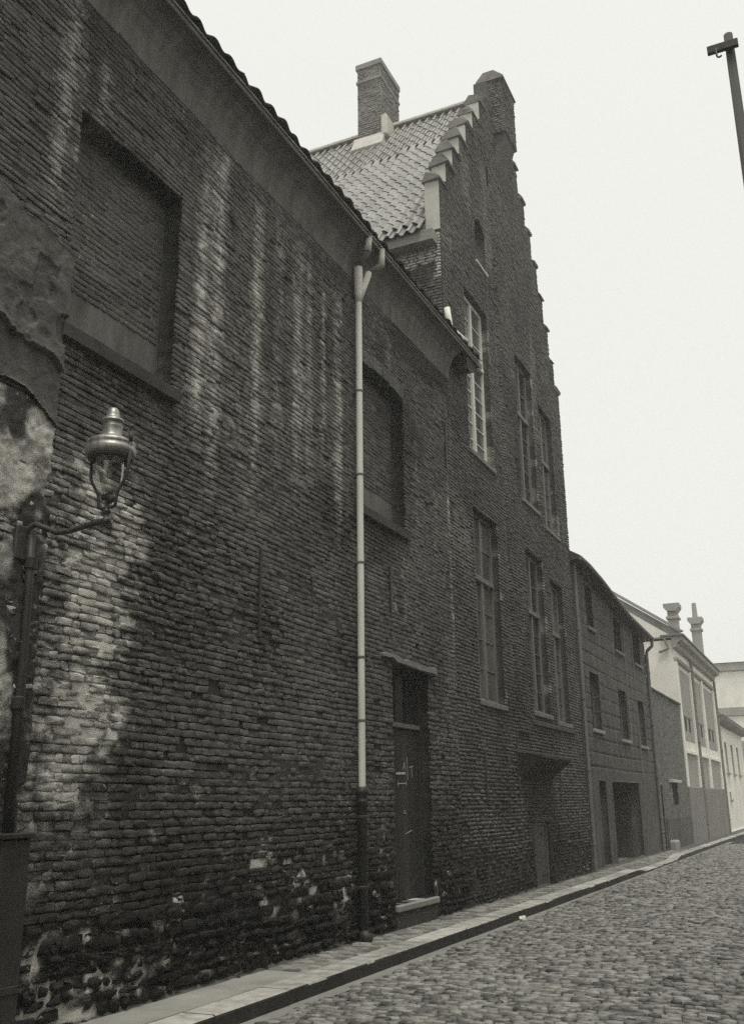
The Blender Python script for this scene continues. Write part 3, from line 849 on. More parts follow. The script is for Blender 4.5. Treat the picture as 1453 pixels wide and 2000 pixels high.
# door
d0, d1, dz0, dz1 = DOOR
door = MB().box(-0.33, -0.30, d0 - 0.02, d1 + 0.02, dz0 - 0.02, dz1 + 0.02).build('door', 'dark_inside', NEAR)
npl = 6
for k in range(npl):
    a = d0 + 0.085 + (d1 - d0 - 0.17) * k / npl; b = d0 + 0.085 + (d1 - d0 - 0.17) * (k + 1) / npl
    MB().box(-0.205, -0.165 + random.uniform(-0.004, 0.004), a + 0.004, b - 0.004, dz0 + 0.01, 2.64, 0.005).build('door_plank', 'dark_wood', door, (-0.18, (a + b) / 2, 1.5))
for a, b in ((d0 + 0.004, d0 + 0.08), (d1 - 0.08, d1 - 0.004)):
    MB().box(-0.26, -0.135, a, b, dz0 + 0.004, dz1 - 0.004, 0.006).build('door_post', 'door_frame', door)
MB().box(-0.25, -0.128, d0 + 0.082, d1 - 0.082, 2.65, 2.715, 0.006).build('transom_bar', 'window_wood', door)
MB().box(-0.25, -0.14, d0 + 0.082, d1 - 0.082, 3.42, 3.494, 0.006).build('door_head', 'door_frame', door)
for c in (d0 + 0.50, d0 + 0.92):
    MB().box(-0.235, -0.17, c - 0.022, c + 0.022, 2.716, 3.419, 0.004).build('transom_mullion', 'door_frame', door)
for a, b in ((d0 + 0.081, d0 + 0.478), (d0 + 0.522, d0 + 0.898), (d0 + 0.942, d1 - 0.081)):
    MB().box(-0.215, -0.205, a, b, 2.716, 3.419).build('transom_pane', 'dark_pane', door)
# chalk scrawls
def chalk(strokes, nm='chalk_mark'):
    mb = MB()
    for (y0, z0, y1, z1, w) in strokes:
        L = math.hypot(y1 - y0, z1 - z0); ny, nz = -(z1 - z0) / L * w, (y1 - y0) / L * w
        mb.add([(-0.158, y0 + ny, z0 + nz), (-0.158, y1 + ny, z1 + nz), (-0.158, y1 - ny, z1 - nz), (-0.158, y0 - ny, z0 - nz),
                (-0.160, y0 + ny, z0 + nz), (-0.160, y1 + ny, z1 + nz), (-0.160, y1 - ny, z1 - nz), (-0.160, y0 - ny, z0 - nz)],
               [(0, 1, 2, 3), (7, 6, 5, 4), (0, 4, 5, 1), (1, 5, 6, 2), (2, 6, 7, 3), (3, 7, 4, 0)])
    mb.build(nm, 'chalk', door)
chalk([(13.52, 2.24, 13.54, 1.92, .006)]); chalk([(13.60, 2.10, 13.74, 2.12, .006), (13.68, 2.11, 13.70, 1.96, .006)])
chalk([(13.37, 2.07, 13.42, 2.17, .006), (13.42, 2.17, 13.46, 2.06, .006), (13.39, 2.11, 13.45, 2.11, .005)])
chalk([(13.12, 2.005, 13.46, 2.015, .016)])
chalk([(13.18, 1.90, 13.18, 1.83, .006), (13.18, 1.865, 13.48, 1.875, .006), (13.48, 1.91, 13.48, 1.84, .006)])
chalk([(13.38, 1.50, 13.39, 1.46, .006), (13.39, 1.46, 13.44, 1.46, .006), (13.44, 1.46, 13.44, 1.50, .006)]); chalk([(13.42, 1.18, 13.66, 1.22, .005)])
# lintel slab, threshold
V, F = [], []
yl = np.linspace(d0 - 0.42, d1 + 0.20, 14)
for k, yv in enumerate(yl):
    a = 3.505 + 0.02 * float(vnoise(yv * 3, 1, 91)); b = 3.60 + 0.05 * float(vnoise(yv * 4, 2, 92)); c = 0.05 + 0.025 * float(vnoise(yv * 4, 3, 93))
    if k < 3: a += 0.05
    V += [(-0.1, yv, a), (c, yv, a), (c * 0.9, yv, b - 0.02), (-0.1, yv, b + 0.02)]
for k in range(len(yl) - 1):
    for m in range(4): F.append((k * 4 + m, k * 4 + (m + 1) % 4, k * 4 + 4 + (m + 1) % 4, k * 4 + 4 + m))
F += [(0, 1, 2, 3), tuple(len(V) - 4 + m for m in range(4))[::-1]]
MB().add(V, F).build('door_lintel', 'stone_lintel', NEAR)
MB().box(-0.20, 0.075, d0 - 0.05, d1 + 0.04, 0.215, 0.298, 0.012).build('door_step', 'slab', NEAR)
MB().box(-0.20, 0.050, d0 - 0.03, d1 + 0.02, -0.10, 0.214, 0.012).build('step_block', 'rubble', NEAR)
# iron wall ties
for (s, za, zb) in ((9.05, 3.35, 4.35), (12.62, 4.25, 4.90), (10.25, 4.1, 4.28), (15.12, 7.2, 8.05)):
    MB().box(0.012, 0.038, s - 0.018, s + 0.018, za, zb, 0.006).build('wall_tie', 'cast_iron', NEAR)

# ==================================================================== gable house
GAB = thing('gable_house', (0, 19.5, 0), 'tall brick house with a stepped gable to the street and bright pantile roof', 'house')
GS0, GS1 = 15.31, 24.0
GL = [(15.31, 13.20), (15.73, 13.83), (16.16, 14.45), (16.62, 15.08), (17.10, 15.72), (17.62, 16.42), (18.16, 17.12), (18.72, 17.70)]
GR = [(20.55, 17.70), (21.10, 17.10), (21.62, 16.45), (22.08, 15.75), (22.52, 15.05), (22.88, 14.30), (23.26, 13.55), (23.64, 12.75), (24.0, 12.05)]
WINS = {'A': (16.50, 17.92, 8.02, 11.50), 'B': (16.50, 17.92, 3.32, 6.90), 'C': (19.90, 21.20, 8.0, 11.50), 'D': (21.76, 22.92, 7.80, 10.95),
        'E': (19.90, 21.20, 3.38, 6.86), 'F': (21.78, 22.92, 3.30, 6.55)}
SMALL = [(17.40, 18.05, 12.55, 13.72)]               # small arched opening
def gtop(s):
    s = np.asarray(s, float)
    z = np.full(s.shape, 0.0)
    for a, h in GL: z = np.where(s >= a, h, z)
    for b, h in GR: z = np.where((s > 18.7) & (s <= b) , np.where(s > (GR[GR.index((b, h)) - 1][0] if GR.index((b, h)) else 18.72), h, z), z)
    return z
def small_top(s):
    t_ = (np.asarray(s) - SMALL[0][0]) / (SMALL[0][1] - SMALL[0][0]) * 2 - 1
    return 13.36 + 0.34 * np.sqrt(np.clip(1 - t_ * t_, 0, 1))
SLIT = (18.42, 18.58, 15.05, 15.55)
SD = (19.36, 20.42, -1.0, 1.20)
def gab_keep(s, z):
    k = z < gtop(s)
    for a, b, c, d in list(WINS.values()) + [SLIT, SD]: k &= ~((s > a) & (s < b) & (z > c) & (z < d))
    k &= ~((s > SMALL[0][0]) & (s < SMALL[0][1]) & (z > SMALL[0][2]) & (z < small_top(s)))
    return k
def gab_holes(z):
    h = [(a, b) for a, b, c, d in list(WINS.values()) + [SLIT, SD] if c < z < d]
    if SMALL[0][2] < z < 13.36: h.append(SMALL[0][:2])
    elif 13.36 <= z < 13.70:
        w = math.sqrt(max(0, 1 - ((z - 13.36) / 0.34) ** 2)) * 0.325; h.append((17.725 - w, 17.725 + w))
    for (a, t0), nxt in zip(GL, GL[1:] + [(99, 0)]):
        pass
    L = [a for a, t0 in GL if t0 > z]; Rr = [b for b, t0 in GR if t0 > z]
    lo = min(L) if L else 99; hi = max(Rr) if Rr else -99
    h += [(0, lo), (hi, 60)] if L and Rr else [(0, 60)]
    return h
ES = [v for w in list(WINS.values()) + [SLIT, SD] for v in w[:2]] + list(SMALL[0][:2]) + [a for a, _ in GL] + [b for b, _ in GR]
EZ = [v for w in list(WINS.values()) + [SLIT] for v in w[2:]] + [1.20, SMALL[0][2]] + [h for _, h in GL + GR]
def gab_relief(s, z):
    rough = sstep(1.15, 0.35, z + 0.5 * (fbm(s * 0.8, z * 0.8, 15) - 0.5))
    rib = 0.05 * sstep(18.60, 18.63, s) * sstep(19.38, 19.35, s) * (z > 2.9) * (z < 15.2)
    return -0.004 + 0.008 * (fbm(s * 7, z * 7, 16) - 0.5) + rough * 0.06 * (fbm(s * 3.5, z * 4.5, 17) - 0.35) + rib
def pale_gab(s, z):
    s = np.asarray(s, float); z = np.asarray(z, float)
    p = 0.35 * sstep(0.60, 0.78, fbm(s * 1.3, z * 0.5, 85)) * sstep(2.0, 5.0, z)
    for a, b, c, d in WINS.values():                                        # crumbled render along the window jambs
        m = np.exp(-((s - b - 0.05) / 0.10) ** 2) * (z > c) * (z < d) * sstep(0.55, 0.72, fbm(s * 6, z * 4, 86)) * 0.8
        p = np.maximum(p, m)
    p = np.maximum(p, 0.5 * np.exp(-((s - 18.5) / .06) ** 2) * sstep(2.2, 4, z) * fbm(s * 3, z * 2, 88))
    p = np.maximum(p, sstep(0.68, 0.80, fbm(s * 6.0, z * 6.0, 87)) * sstep(1.6, 0.5, z) * 0.55)
    return np.clip(p, 0, 1)
def soot_gab(s, z):
    return np.clip(0.8 * sstep(1.25, 0.45, np.asarray(z) + 1.0 * (fbm(np.asarray(s) * 0.6, np.asarray(z) * 0.7, 89) - 0.5)) + 0.45 * sstep(0.58, 0.75, fbm(np.asarray(s) * 0.4, np.asarray(z) * 0.3, 90)), 0, 1)
solid_wall('wall', lines(GS0, GS1, 0.07, ES), lines(-0.25, 17.70, 0.07, EZ), gab_keep, 'gable_mortar', GAB, gab_relief, back=-0.30,
           attrs={'pale': pale_gab, 'soot': soot_gab})
B = lay(GS0, GS1, 0.0, 17.7, 0.064, gab_holes, rng)
n = len(B)
ero = np.clip(0.25 + 0.9 * sstep(3.0, 0.8, B[:, 1]) + 0.6 * (fbm(B[:, 0] * 0.5, B[:, 1] * 0.5, 18) - 0.5), 0, 1)
dr = rng.uniform(0, 1, n) > 0.012 + 0.10 * sstep(1.2, 0.4, B[:, 1])
B, ero = B[dr], ero[dr]; n = len(B)
prot = np.clip(0.010 + 0.005 * rng.normal(0, 1, n) + ero * 0.010 * rng.normal(0.6, 1, n), -0.004, 0.045)
P = pillows(B, prot, 0.005 + 0.007 * ero, 0.0015 + 0.004 * ero, rng, root=-0.02, round_=0.35, waves=lambda u, v: 0.03 * (fbm(u * 0.5, v * 0.4, 19) - 0.5) * sstep(0, 1, 12 - v))
P[..., 2] += 0.05 * sstep(18.60, 18.63, P[..., 0]) * sstep(19.38, 19.35, P[..., 0]) * (P[..., 1] > 2.9) * (P[..., 1] < 15.2)
emit(P, to_wall(), 'gable_brick', GAB, 'brick', 'brick_courses', 300, shade=lambda P_, c: {'pale': pale_gab(P_[..., 0], P_[..., 1]), 'soot': soot_gab(P_[..., 0], P_[..., 1])},
     view_ok=lambda c: c[:, 2] > 0.8)

# coping on each step, seen as small pale saddles
def coping(s0, s1, z, proud=0.05):
    w = (s1 - s0)
    V = []
    prof = [(-0.36, 0.0), (0.06, 0.0), (0.06, 0.05), (-0.06, 0.20), (-0.24, 0.20), (-0.36, 0.05)]
    z += random.uniform(-0.03, 0.0)
    mb = MB().prism_y([(x + random.uniform(-0.03, 0.03), z + h * random.uniform(0.75, 1.25) + random.uniform(0, 0.02)) for x, h in prof], s0 - proud + random.uniform(-0.03, 0.03), s1 + random.uniform(-0.03, 0.05))
    mb.v = [(x, y + random.uniform(-0.02, 0.02), z_ + random.uniform(-0.02, 0.02)) for x, y, z_ in mb.v]
    return mb.build('coping_stone', 'stone_lintel', GAB, (-0.15, (s0 + s1) / 2, z))
for k in range(7): coping(GL[k][0], min(GL[k][0] + 0.40, GL[k + 1][0] + 0.05), GL[k][1] + 0.002)
for k in range(1, 9): coping(max(GR[k][0] - 0.36, GR[k - 1][0] - 0.03), GR[k][0] - 0.02, GR[k][1] + 0.002, 0.0)
# thin pale slabs on the left cheeks of the steps
lo_z = [12.1] + [h for _, h in GL[:-1]]
for k in range(7):
    s = GL[k][0]
    MB().box(-0.299, -0.006, s - 0.024, s - 0.003, lo_z[k] + (0.205 if k else 0.0), GL[k][1] - 0.003).build('step_cheek', 'pale_stone', GAB, (-0.15, s, GL[k][1]))
# pinnacle carried on corbels
pz = MB().box(-0.34, 0.30, 19.18, 20.12, 16.95, 18.45, 0.02)
PIN = pz.build('pinnacle', 'gable_mortar', GAB)
MB().prism_y([(-0.36, 18.452), (0.34, 18.452), (0.34, 18.50), (0.10, 18.72), (-0.16, 18.72), (-0.36, 18.50)], 19.12, 20.18).build('pinnacle_cap', 'stone_lintel', GAB)
MB().prism_y([(0.004, 16.10), (0.06, 16.25), (0.27, 16.948), (0.004, 16.948)], 19.26, 20.04).build('pinnacle_corbel', 'gable_brick', GAB)
MB().box(-0.299, 0.0, 18.74, 20.53, 17.705, 18.15, 0.01).build('gable_top', 'gable_brick', GAB)

# windows
def sash_window(key, rows, cols, frame='window_wood', pane='pane', transom=None, leftstrip=None, sill=True):
    s0, s1, z0, z1 = WINS[key]
    w = MB().box(-0.30, -0.27, s0 + 0.004, s1 - 0.004, z0 + 0.004, z1 - 0.004).build('window', 'dark_inside', GAB)
    fx0, fx1 = -0.22, -0.12
    for a, b in ((s0 + 0.003, s0 + 0.075), (s1 - 0.075, s1 - 0.003)):
        MB().box(fx0, fx1, a, b, z0 + 0.004, z1 - 0.004, 0.006).build('frame', frame, w)
    MB().box(fx0, fx1, s0 + 0.076, s1 - 0.076, z1 - 0.08, z1 - 0.004, 0.006).build('frame', frame, w)
    MB().box(fx0, fx1, s0 + 0.076, s1 - 0.076, z0 + 0.004, z0 + 0.08, 0.006).build('frame', frame, w)
    tz = transom if transom else z0 + (z1 - z0) * 0.62
    MB().box(fx0 - 0.01, fx1 + 0.035, s0 + 0.076, s1 - 0.076, tz - 0.05, tz + 0.05, 0.008).build('transom', frame, w)
    mid = (s0 + s1) / 2
    MB().box(fx0, fx1 + 0.01, mid - 0.045, mid + 0.045, z0 + 0.081, tz - 0.051, 0.006).build('mullion', frame, w)
    MB().box(fx0, fx1 + 0.01, mid - 0.045, mid + 0.045, tz + 0.051, z1 - 0.081, 0.006).build('mullion', frame, w)
    for (za, zb, nr) in ((z0 + 0.081, tz - 0.051, rows), (tz + 0.051, z1 - 0.081, max(2, rows // 2))):
        for (sa, sb) in ((s0 + 0.076, mid - 0.046), (mid + 0.046, s1 - 0.076)):
            for r_ in range(nr):
                a = za + (zb - za) * r_ / nr; b = za + (zb - za) * (r_ + 1) / nr
                MB().box(-0.175, -0.168, sa, sb, a + 0.012, b - 0.012).build('pane', pane, w, (-0.17, (sa + sb) / 2, (a + b) / 2))
                if r_: MB().box(-0.185, -0.150, sa, sb, a - 0.011, a + 0.011).build('glazing_bar', frame, w, (-0.17, (sa + sb) / 2, a))
    if leftstrip:
        MB().box(-0.118, -0.004, s0 + 0.002, s0 + 0.10, z0 + 0.05, z1 - 1.3, 0.004).build('shutter_edge', leftstrip, w)
    if sill:
        MB().box(-0.12, 0.05, s0 - 0.04, s1 + 0.04, z0 - 0.09, z0 + 0.003, 0.01).build('sill', 'stone_lintel', w)
    return w
sash_window('A', 6, 2, 'pale_wood', 'pane')
sash_window('B', 4, 2, 'window_wood', 'pane', transom=5.62)
sash_window('C', 5, 2, 'window_wood', 'dark_pane')
sash_window('D', 5, 2, 'window_wood', 'pane', transom=9.6)
sash_window('E', 5, 2, 'window_wood', 'dark_pane', transom=5.55)
sash_window('F', 5, 2, 'window_wood', 'pane', transom=5.35)
s0, s1, z0, z1 = SMALL[0]
aw = MB().box(-0.29, -0.26, s0 - 0.03, s1 + 0.03, z0 - 0.02, z1 + 0.05).build('arched_window', 'dark_pane', GAB)
MB().box(-0.255, -0.20, (s0 + s1) / 2 - 0.03, (s0 + s1) / 2 + 0.03, z0, 13.68).build('mullion', 'window_wood', aw)
MB().box(-0.2, 0.04, s0 - 0.05, s1 + 0.05, z0 - 0.06, z0 + 0.003, 0.01).build('sill', 'pale_stone', aw)
MB().box(-0.29, -0.20, SLIT[0] - .02, SLIT[1] + .02, SLIT[2] - .02, SLIT[3] + .02).build('slit_window', 'dark_inside', GAB)
# little tin door at pavement level, wooden hood above, wall ties
sdoor = MB().box(-0.12, -0.045, SD[0] + 0.05, SD[1] - 0.05, 0.0, 1.15, 0.006).build('cellar_door', 'tin_door', GAB)
for a, b in ((SD[0] + 0.003, SD[0] + 0.048), (SD[1] - 0.048, SD[1] - 0.003)):
    MB().box(-0.16, -0.02, a, b, -0.05, 1.195, 0.005).build('door_frame', 'window_wood', sdoor)
MB().box(-0.16, -0.02, SD[0] + 0.049, SD[1] - 0.049, 1.152, 1.195, 0.005).build('door_frame', 'window_wood', sdoor)
for zz in (0.2, 0.95):
    MB().box(-0.044, -0.030, SD[1] - 0.42, SD[1] - 0.055, zz, zz + 0.05).build('hinge', 'cast_iron', sdoor)
MB().box(-0.16, 0.03, SD[0] - 0.05, SD[1] + 0.30, 1.21, 1.30, 0.012).build('cellar_lintel', 'sill_stone', GAB)
MB().prism_y([(0.012, 2.50), (0.46, 2.45), (0.47, 2.41), (0.05, 2.06), (0.012, 2.00)], 18.55, 20.85).build('hatch_hood', 'dark_inside', GAB)
MB().box(0.0, 0.05, 18.4, 21.0, 2.502, 2.56, 0.01).build('hatch_lintel', 'sill_stone', GAB)
for (s, za, zb) in ((16.55, 1.65, 2.45), (18.45, 1.7, 2.75), (21.55, 1.6, 2.4), (17.15, 5.4, 5.5), (18.62, 6.3, 7.2)):
    MB().box(0.012, 0.042, s - 0.022, s + 0.022, za, zb, 0.006).build('wall_tie', 'cast_iron', GAB)
MB().box(-0.1, 0.05, 19.75, 23.1, 3.10, 3.20, 0.012).build('string_course', 'sill_stone', GAB)

# side wall toward the camera (shows above the lower roof) and far flank
def side_shade(P_, c):
    s, z = P_[..., 0], P_[..., 1]
    return {'pale': np.clip(1.6 * sstep(0.50, 0.56, fbm(s * 3.2, z * 2.4, 131)) * sstep(-1.3, -0.3, s), 0, 1), 'soot': 0 * s}
MB().box(-8.0, -0.302, 15.32, 15.60, 9.0, 12.02).build('flank_wall', 'gable_mortar', GAB)
B = lay(-2.2, -0.01, 9.6, 12.0, 0.064, lambda z: [], rng)
n = len(B)
P = pillows(B, rng.normal(0.012, 0.005, n).clip(0.002, 0.03), np.full(n, 0.007), np.full(n, 0.003), rng, root=-0.01)
emit(P, to_side(15.309), 'gable_brick', GAB, 'flank_brick', 'flank_courses', 0, shade=side_shade)
MB().box(-8.0, -0.302, 23.70, 23.98, -0.2, 12.0).build('flank_wall', 'gable_mortar', GAB)
MB().box(-8.0, -0.06, 15.02, 15.29, 11.74, 11.98, 0.01).build('box_gutter', 'grey_wood', GAB)
# drip elbow of white pipe from the box gutter on to the lower roof
MB().tube([(0.10, 15.22, 10.35), (0.12, 15.30, 9.98), (0.20, 15.55, 9.90), (0.26, 15.75, 9.86)], 0.055, 10).build('drain_elbow', 'zinc', GAB, None, True)

# roof: deck, pantiles on the near slope, ridge, chimney
E0, Z0g, E1, Z1g = 14.98, 11.96, 19.65, 18.36
SL = math.atan2(Z1g - Z0g, E1 - E0)
SLEN = math.hypot(Z1g - Z0g, E1 - E0)
groof = MB().prism_x([(E0 + 0.06, Z0g - 0.02), (E1, Z1g - 0.06), (24.30, Z0g - 0.02), (24.30, Z0g - 0.12), (E1, Z1g - 0.20), (E0 + 0.06, Z0g - 0.12)], -8.0, -0.302).build('roof', 'eave_tile', GAB)
gt_me = pantile('pantile', 0.21, 0.42, 0.020, 0.036)
gt_me.materials.append(MAT['roof_tile'])
tiles = []
rows = int(SLEN / 0.355) + 1
for r_ in range(rows):
    for c in range(33):
        xx = -0.40 - c * 0.21; dd = r_ * 0.355 - 0.06
        tiles.append((xx + random.uniform(-0.006, 0.006), E0 + dd * math.cos(SL), Z0g + dd * math.sin(SL) + 0.03, random.uniform(-0.018, 0.018), r_, c))
def tile_key(t_):
    return math.dist(t_[:3], CAM) + (0 if t_[0] > -4.9 else 20) + (20 if t_[2] < 12.0 - 0.0 * t_[0] else 0)
tiles.sort(key=tile_key)
# local tile axes: +x is down the slope, y across, z out of the roof
M0 = Matrix(((0, -1, 0), (-math.cos(SL), 0, -math.sin(SL)), (-math.sin(SL), 0, math.cos(SL)))).transposed()
M0 = Matrix(((0, -1, 0), (-math.cos(SL), 0, -math.sin(SL)), (-math.sin(SL), 0, math.cos(SL))))
restV, restF = [], []
tv = [v.co.copy() for v in gt_me.vertices]; tf = [tuple(p.vertices) for p in gt_me.polygons]
for k, (x_, y_, z_, rot, r_, c) in enumerate(tiles):
    Mt = M0 @ Matrix.Rotation(rot, 3, 'Z') @ Matrix.Rotation(random.uniform(-0.015, 0.015), 3, 'Y')
    if k < 300:
        o = link('pantile', gt_me, groof, (x_, y_, z_)); o.rotation_euler = Mt.to_euler()
    else:
        nb = len(restV); restV += [(Mt @ v + Vector((x_, y_, z_)))[:] for v in tv]; restF += [tuple(i + nb for i in f) for f in tf]
o = raw('pantile_field', restV, restF, 'roof_tile', groof); o['kind'] = 'stuff'
for k in range(20):
    xa = -0.31 - k * 0.36
    pts = [(E1 + 0.16 * math.cos(a), Z1g + 0.02 + 0.11 * math.sin(a)) for a in np.linspace(-0.3, math.pi + 0.3, 9)]
    MB().prism_x(pts, xa - 0.35, xa).build('ridge_tile', 'ridge_mortar', groof, (xa, E1, Z1g))
ch = MB().box(-3.56, -2.90, 19.12, 20.30, 17.2, 20.05, 0.012).build('chimney', 'chimney_brick', groof)
def face_bricks(parent, wf, a, b, z0, z1, pv):
    Bk = lay(a, b, z0, z1, 0.066, lambda z: [], rng, joint=0.014)
    m = len(Bk)
    Pk = pillows(Bk, rng.normal(0.012, 0.006, m).clip(0, 0.03), np.full(m, 0.005), np.full(m, 0.004), rng, root=-0.02)
    emit(Pk, wf, 'gable_brick', parent, 'brick', 'brick_courses', 0, shade=lambda P_, c: {'pale': np.clip(pv * (0.5 + fbm(P_[..., 0] * 2, P_[..., 1] * 2, 161)), 0, 1), 'soot': 0 * P_[..., 0]})
face_bricks(ch, to_side(19.118), -3.56, -2.90, 17.4, 20.05, 0.42)
face_bricks(ch, to_wall(-2.898), 19.12, 20.30, 17.8, 20.05, 0.42)
face_bricks(PIN, to_wall(0.302), 19.18, 20.12, 16.95, 18.45, 0.15)
face_bricks(PIN, to_side(19.178), -0.34, 0.30, 16.95, 18.45, 0.25)
MB().box(-3.59, -2.87, 19.09, 20.33, 19.62, 19.70, 0.008).build('chimney_band', 'chimney_brick', ch)
MB().box(-3.60, -2.86, 19.08, 20.34, 20.052, 20.22, 0.012).build('chimney_cap', 'chimney_brick', ch)
MB().prism_x([(18.92, 17.50), (19.11, 17.95), (19.11, 17.30)], -3.66, -2.80).build('chimney_flashing', 'ridge_mortar', ch)
MB().box(-2.895, -2.72, 19.05, 19.9, 17.8, 18.45, 0.05).build('chimney_flashing', 'ridge_mortar', ch)

# ==================================================================== rendered house with scored joints
PL = thing('rendered_house', (0, 29, 0), 'grey rendered house with scored joints, six windows and a wide dark gateway', 'house')
A0, A1, AZ = 24.02, 34.0, 7.25
OP = [(25.40, 26.20, 6.02, 7.15), (28.90, 29.95, 5.86, 6.84), (31.85, 33.0, 5.83, 6.84),
      (25.25, 26.30, 3.36, 4.82), (28.85, 29.95, 3.29, 4.72), (31.68, 32.80, 3.24, 4.66)]
PD, PG = (25.45, 26.22, -1, 2.10), (27.05, 30.82, -1, 2.10)
def pl_keep(s, z):
    k = z < AZ + 0.3 * sstep(27, 24.5, s)
    for a, b, c, d in OP + [PD, PG]: k &= ~((s > a) & (s < b) & (z > c) & (z < d))
    return k
gz = [2.42 + 0.36 * k for k in range(14)]
def pl_relief(s, z):
    gr = 0
    for k, zz in enumerate(gz):
        gr = np.maximum(gr, np.exp(-((z - zz - 0.012 * np.sin(s * 0.8 + k)) / 0.018) ** 2) * (0.35 + 0.65 * vnoise(np.asarray(s) * 0.8, float(k), 141)))
    return 0.002 - 0.035 * gr + 0.004 * (fbm(s * 3, z * 3, 142) - 0.5)
ES = [v for w in OP + [PD, PG] for v in w[:2]]; EZ = [v for w in OP for v in w[2:]] + [2.10]
solid_wall('wall', lines(A0, A1, 0.16, ES), lines(-0.2, 7.56, 0.024, EZ), pl_keep, 'render', PL, pl_relief, back=-0.30, smooth=False)
for k, (a, b, c, d) in enumerate(OP):
    w = MB().box(-0.29, -0.25, a, b, c, d).build('window', 'dark_inside', PL)
    MB().box(-0.20, -0.19, a + 0.06, b - 0.06, c + 0.06, d - 0.06).build('pane', 'dark_pane', w)
    for p, q, r_, t_ in ((a + .002, a + .06, c, d), (b - .06, b - .002, c, d), (a + .061, b - .061, c + .002, c + .06), (a + .061, b - .061, d - .06, d - .002), ((a + b) / 2 - .03, (a + b) / 2 + .03, c + .061, d - .061)):
        MB().box(-0.22, -0.16, p, q, r_, t_).build('frame', 'dark_wood' if k < 3 else 'window_wood', w)
    MB().box(-0.15, 0.07, a - 0.05, b + 0.07, c - 0.09, c - 0.002, 0.01).build('sill', 'slab' if k > 2 else 'stone_lintel', w)
a, b, c, d = PD
dd_ = MB().box(-0.22, -0.17, a, b, 0, d).build('door', 'dark_wood', PL)
MB().box(-0.168, -0.14, a + 0.06, a + 0.10, 0.9, 1.05).build('handle', 'zinc', dd_)
a, b, c, d = PG
gate = MB().box(-2.80, -2.74, a - 0.05, b + 0.05, 0.0, d + 0.05).build('gateway', 'dark_wood', PL)
MB().box(-2.74, -0.301, b + 0.002, b + 0.12, -0.1, d + 0.05).build('gateway_wall', 'render', gate)
MB().box(-2.74, -0.301, a - 0.12, a - 0.002, -0.1, d + 0.05).build('gateway_wall', 'render', gate)
MB().box(-2.74, -0.301, a - 0.12, b + 0.12, d + 0.051, d + 0.15).build('gateway_ceiling', 'dark_wood', gate)
MB().box(-2.80, 0.02, a, b, -0.1, -0.02).build('gateway_floor', 'slab', gate)
for k in range(8):
    MB().box(-2.738, -2.72, a + 0.05 + k * 0.46, a + 0.48 + k * 0.46, 0.02, d - 0.05).build('gate_board', 'dark_wood', gate, (-2.73, a + 0.26 + k * 0.46, 1))
mb = MB()
yy = np.linspace(A0 - 0.15, A1 + 0.15, 24)
prof = [(-0.05, -0.02), (0.26, 0.03), (0.30, 0.10), (-4.6, 3.0), (-4.6, 2.85), (-0.05, 0.08)]
def b2e(y_): return float(np.interp(y_, [23.5, 24.8, 26.3, 28, 30.1, 34.2], [7.46, 7.46, 7.36, 7.18, 6.98, 6.86]))
V = [(x_, yv, z_ + b2e(yv) + (0.0 if x_ > -1 else 0.0)) for yv in yy for (x_, z_) in prof]
n_ = len(prof)
F = [(i * n_ + k, i * n_ + (k + 1) % n_, (i + 1) * n_ + (k + 1) % n_, (i + 1) * n_ + k) for i in range(len(yy) - 1) for k in range(n_)] + [tuple(range(n_)), tuple((len(yy) - 1) * n_ + k for k in range(n_))[::-1]]
rf = MB().add(V, F).build('roof', 'eave_tile', PL)
MB().tube([(0.30, yv, b2e(yv) + 0.03) for yv in yy], 0.055, 8).build('gutter', 'lead', rf)
MB().box(-4.5, -0.302, A1 - 0.3, A1, -0.2, 6.86).build('flank_wall', 'render', PL)
for s in (30.25, 31.58):
    MB().box(0.004, 0.03, s - 0.025, s + 0.025, 2.2 if s > 31 else 3.3, b2e(s) - 0.03).build('wire_conduit', 'render_base', PL)
def simple_downpipe(y_, zt, zb, r, mat, label, swan=None):
    t_ = thing('downpipe', (0.06, y_, zb), label, 'downpipe')
    pts = ([(0.28, y_ + 0.05, zt + 0.02), (0.27, y_ + 0.05, zt - 0.22), (0.10, y_, zt - 0.38)] if swan else []) + [(0.07, y_, zt - (0.5 if swan else 0)), (0.07, y_, zb)]
    MB().tube(pts, r, 10, False).build('pipe', mat, t_, None, True)
    for zz in np.arange(zb + 0.6, zt - 0.8, 1.7):
        MB().tube([(0.07, y_, zz), (0.07, y_, zz + 0.05)], r * 1.3, 10).build('collar', mat, t_)
    return t_
simple_downpipe(24.10, 7.50, 0.0, 0.045, 'lead', 'thin dark downpipe in the corner between stepped gable house and rendered house')
simple_downpipe(33.92, 6.85, 0.0, 0.055, 'lead', 'dark downpipe with bent top at far end of rendered house', True)

# ==================================================================== low garden wall beyond
GW = thing('yard_wall', (0, 37.5, 0), 'brick yard wall with tiled coping between rendered house and pale tall house', 'wall')
YD, YW = (34.35, 35.15, -1, 2.1), (36.95, 38.6, 1.45, 2.2)
def gw_keep(s, z):
    k = z < 5.32 - 0.015 * (s - 34)
    for a, b, c, d in (YD, YW): k &= ~((s > a) & (s < b) & (z > c) & (z < d))
    return k
solid_wall('wall', lines(34.03, 41.22, 0.3, [YD[0], YD[1], YW[0], YW[1]]), lines(-0.2, 5.3, 0.1, [2.1, 1.45, 2.2]), gw_keep, 'far_brick', GW, lambda s, z: 0.004 * (fbm(s * 4, z * 6, 151) - .5) - 0.02, back=-0.30)
y = 34.03
while y < 41.1:
    MB().prism_y([(-0.36, 5.26), (0.05, 5.26), (0.05, 5.31), (-0.15, 5.42), (-0.36, 5.31)], y, y + 0.29).build('coping_tile', 'eave_tile', GW, (-0.15, y + 0.14, 5.3)); y += 0.30
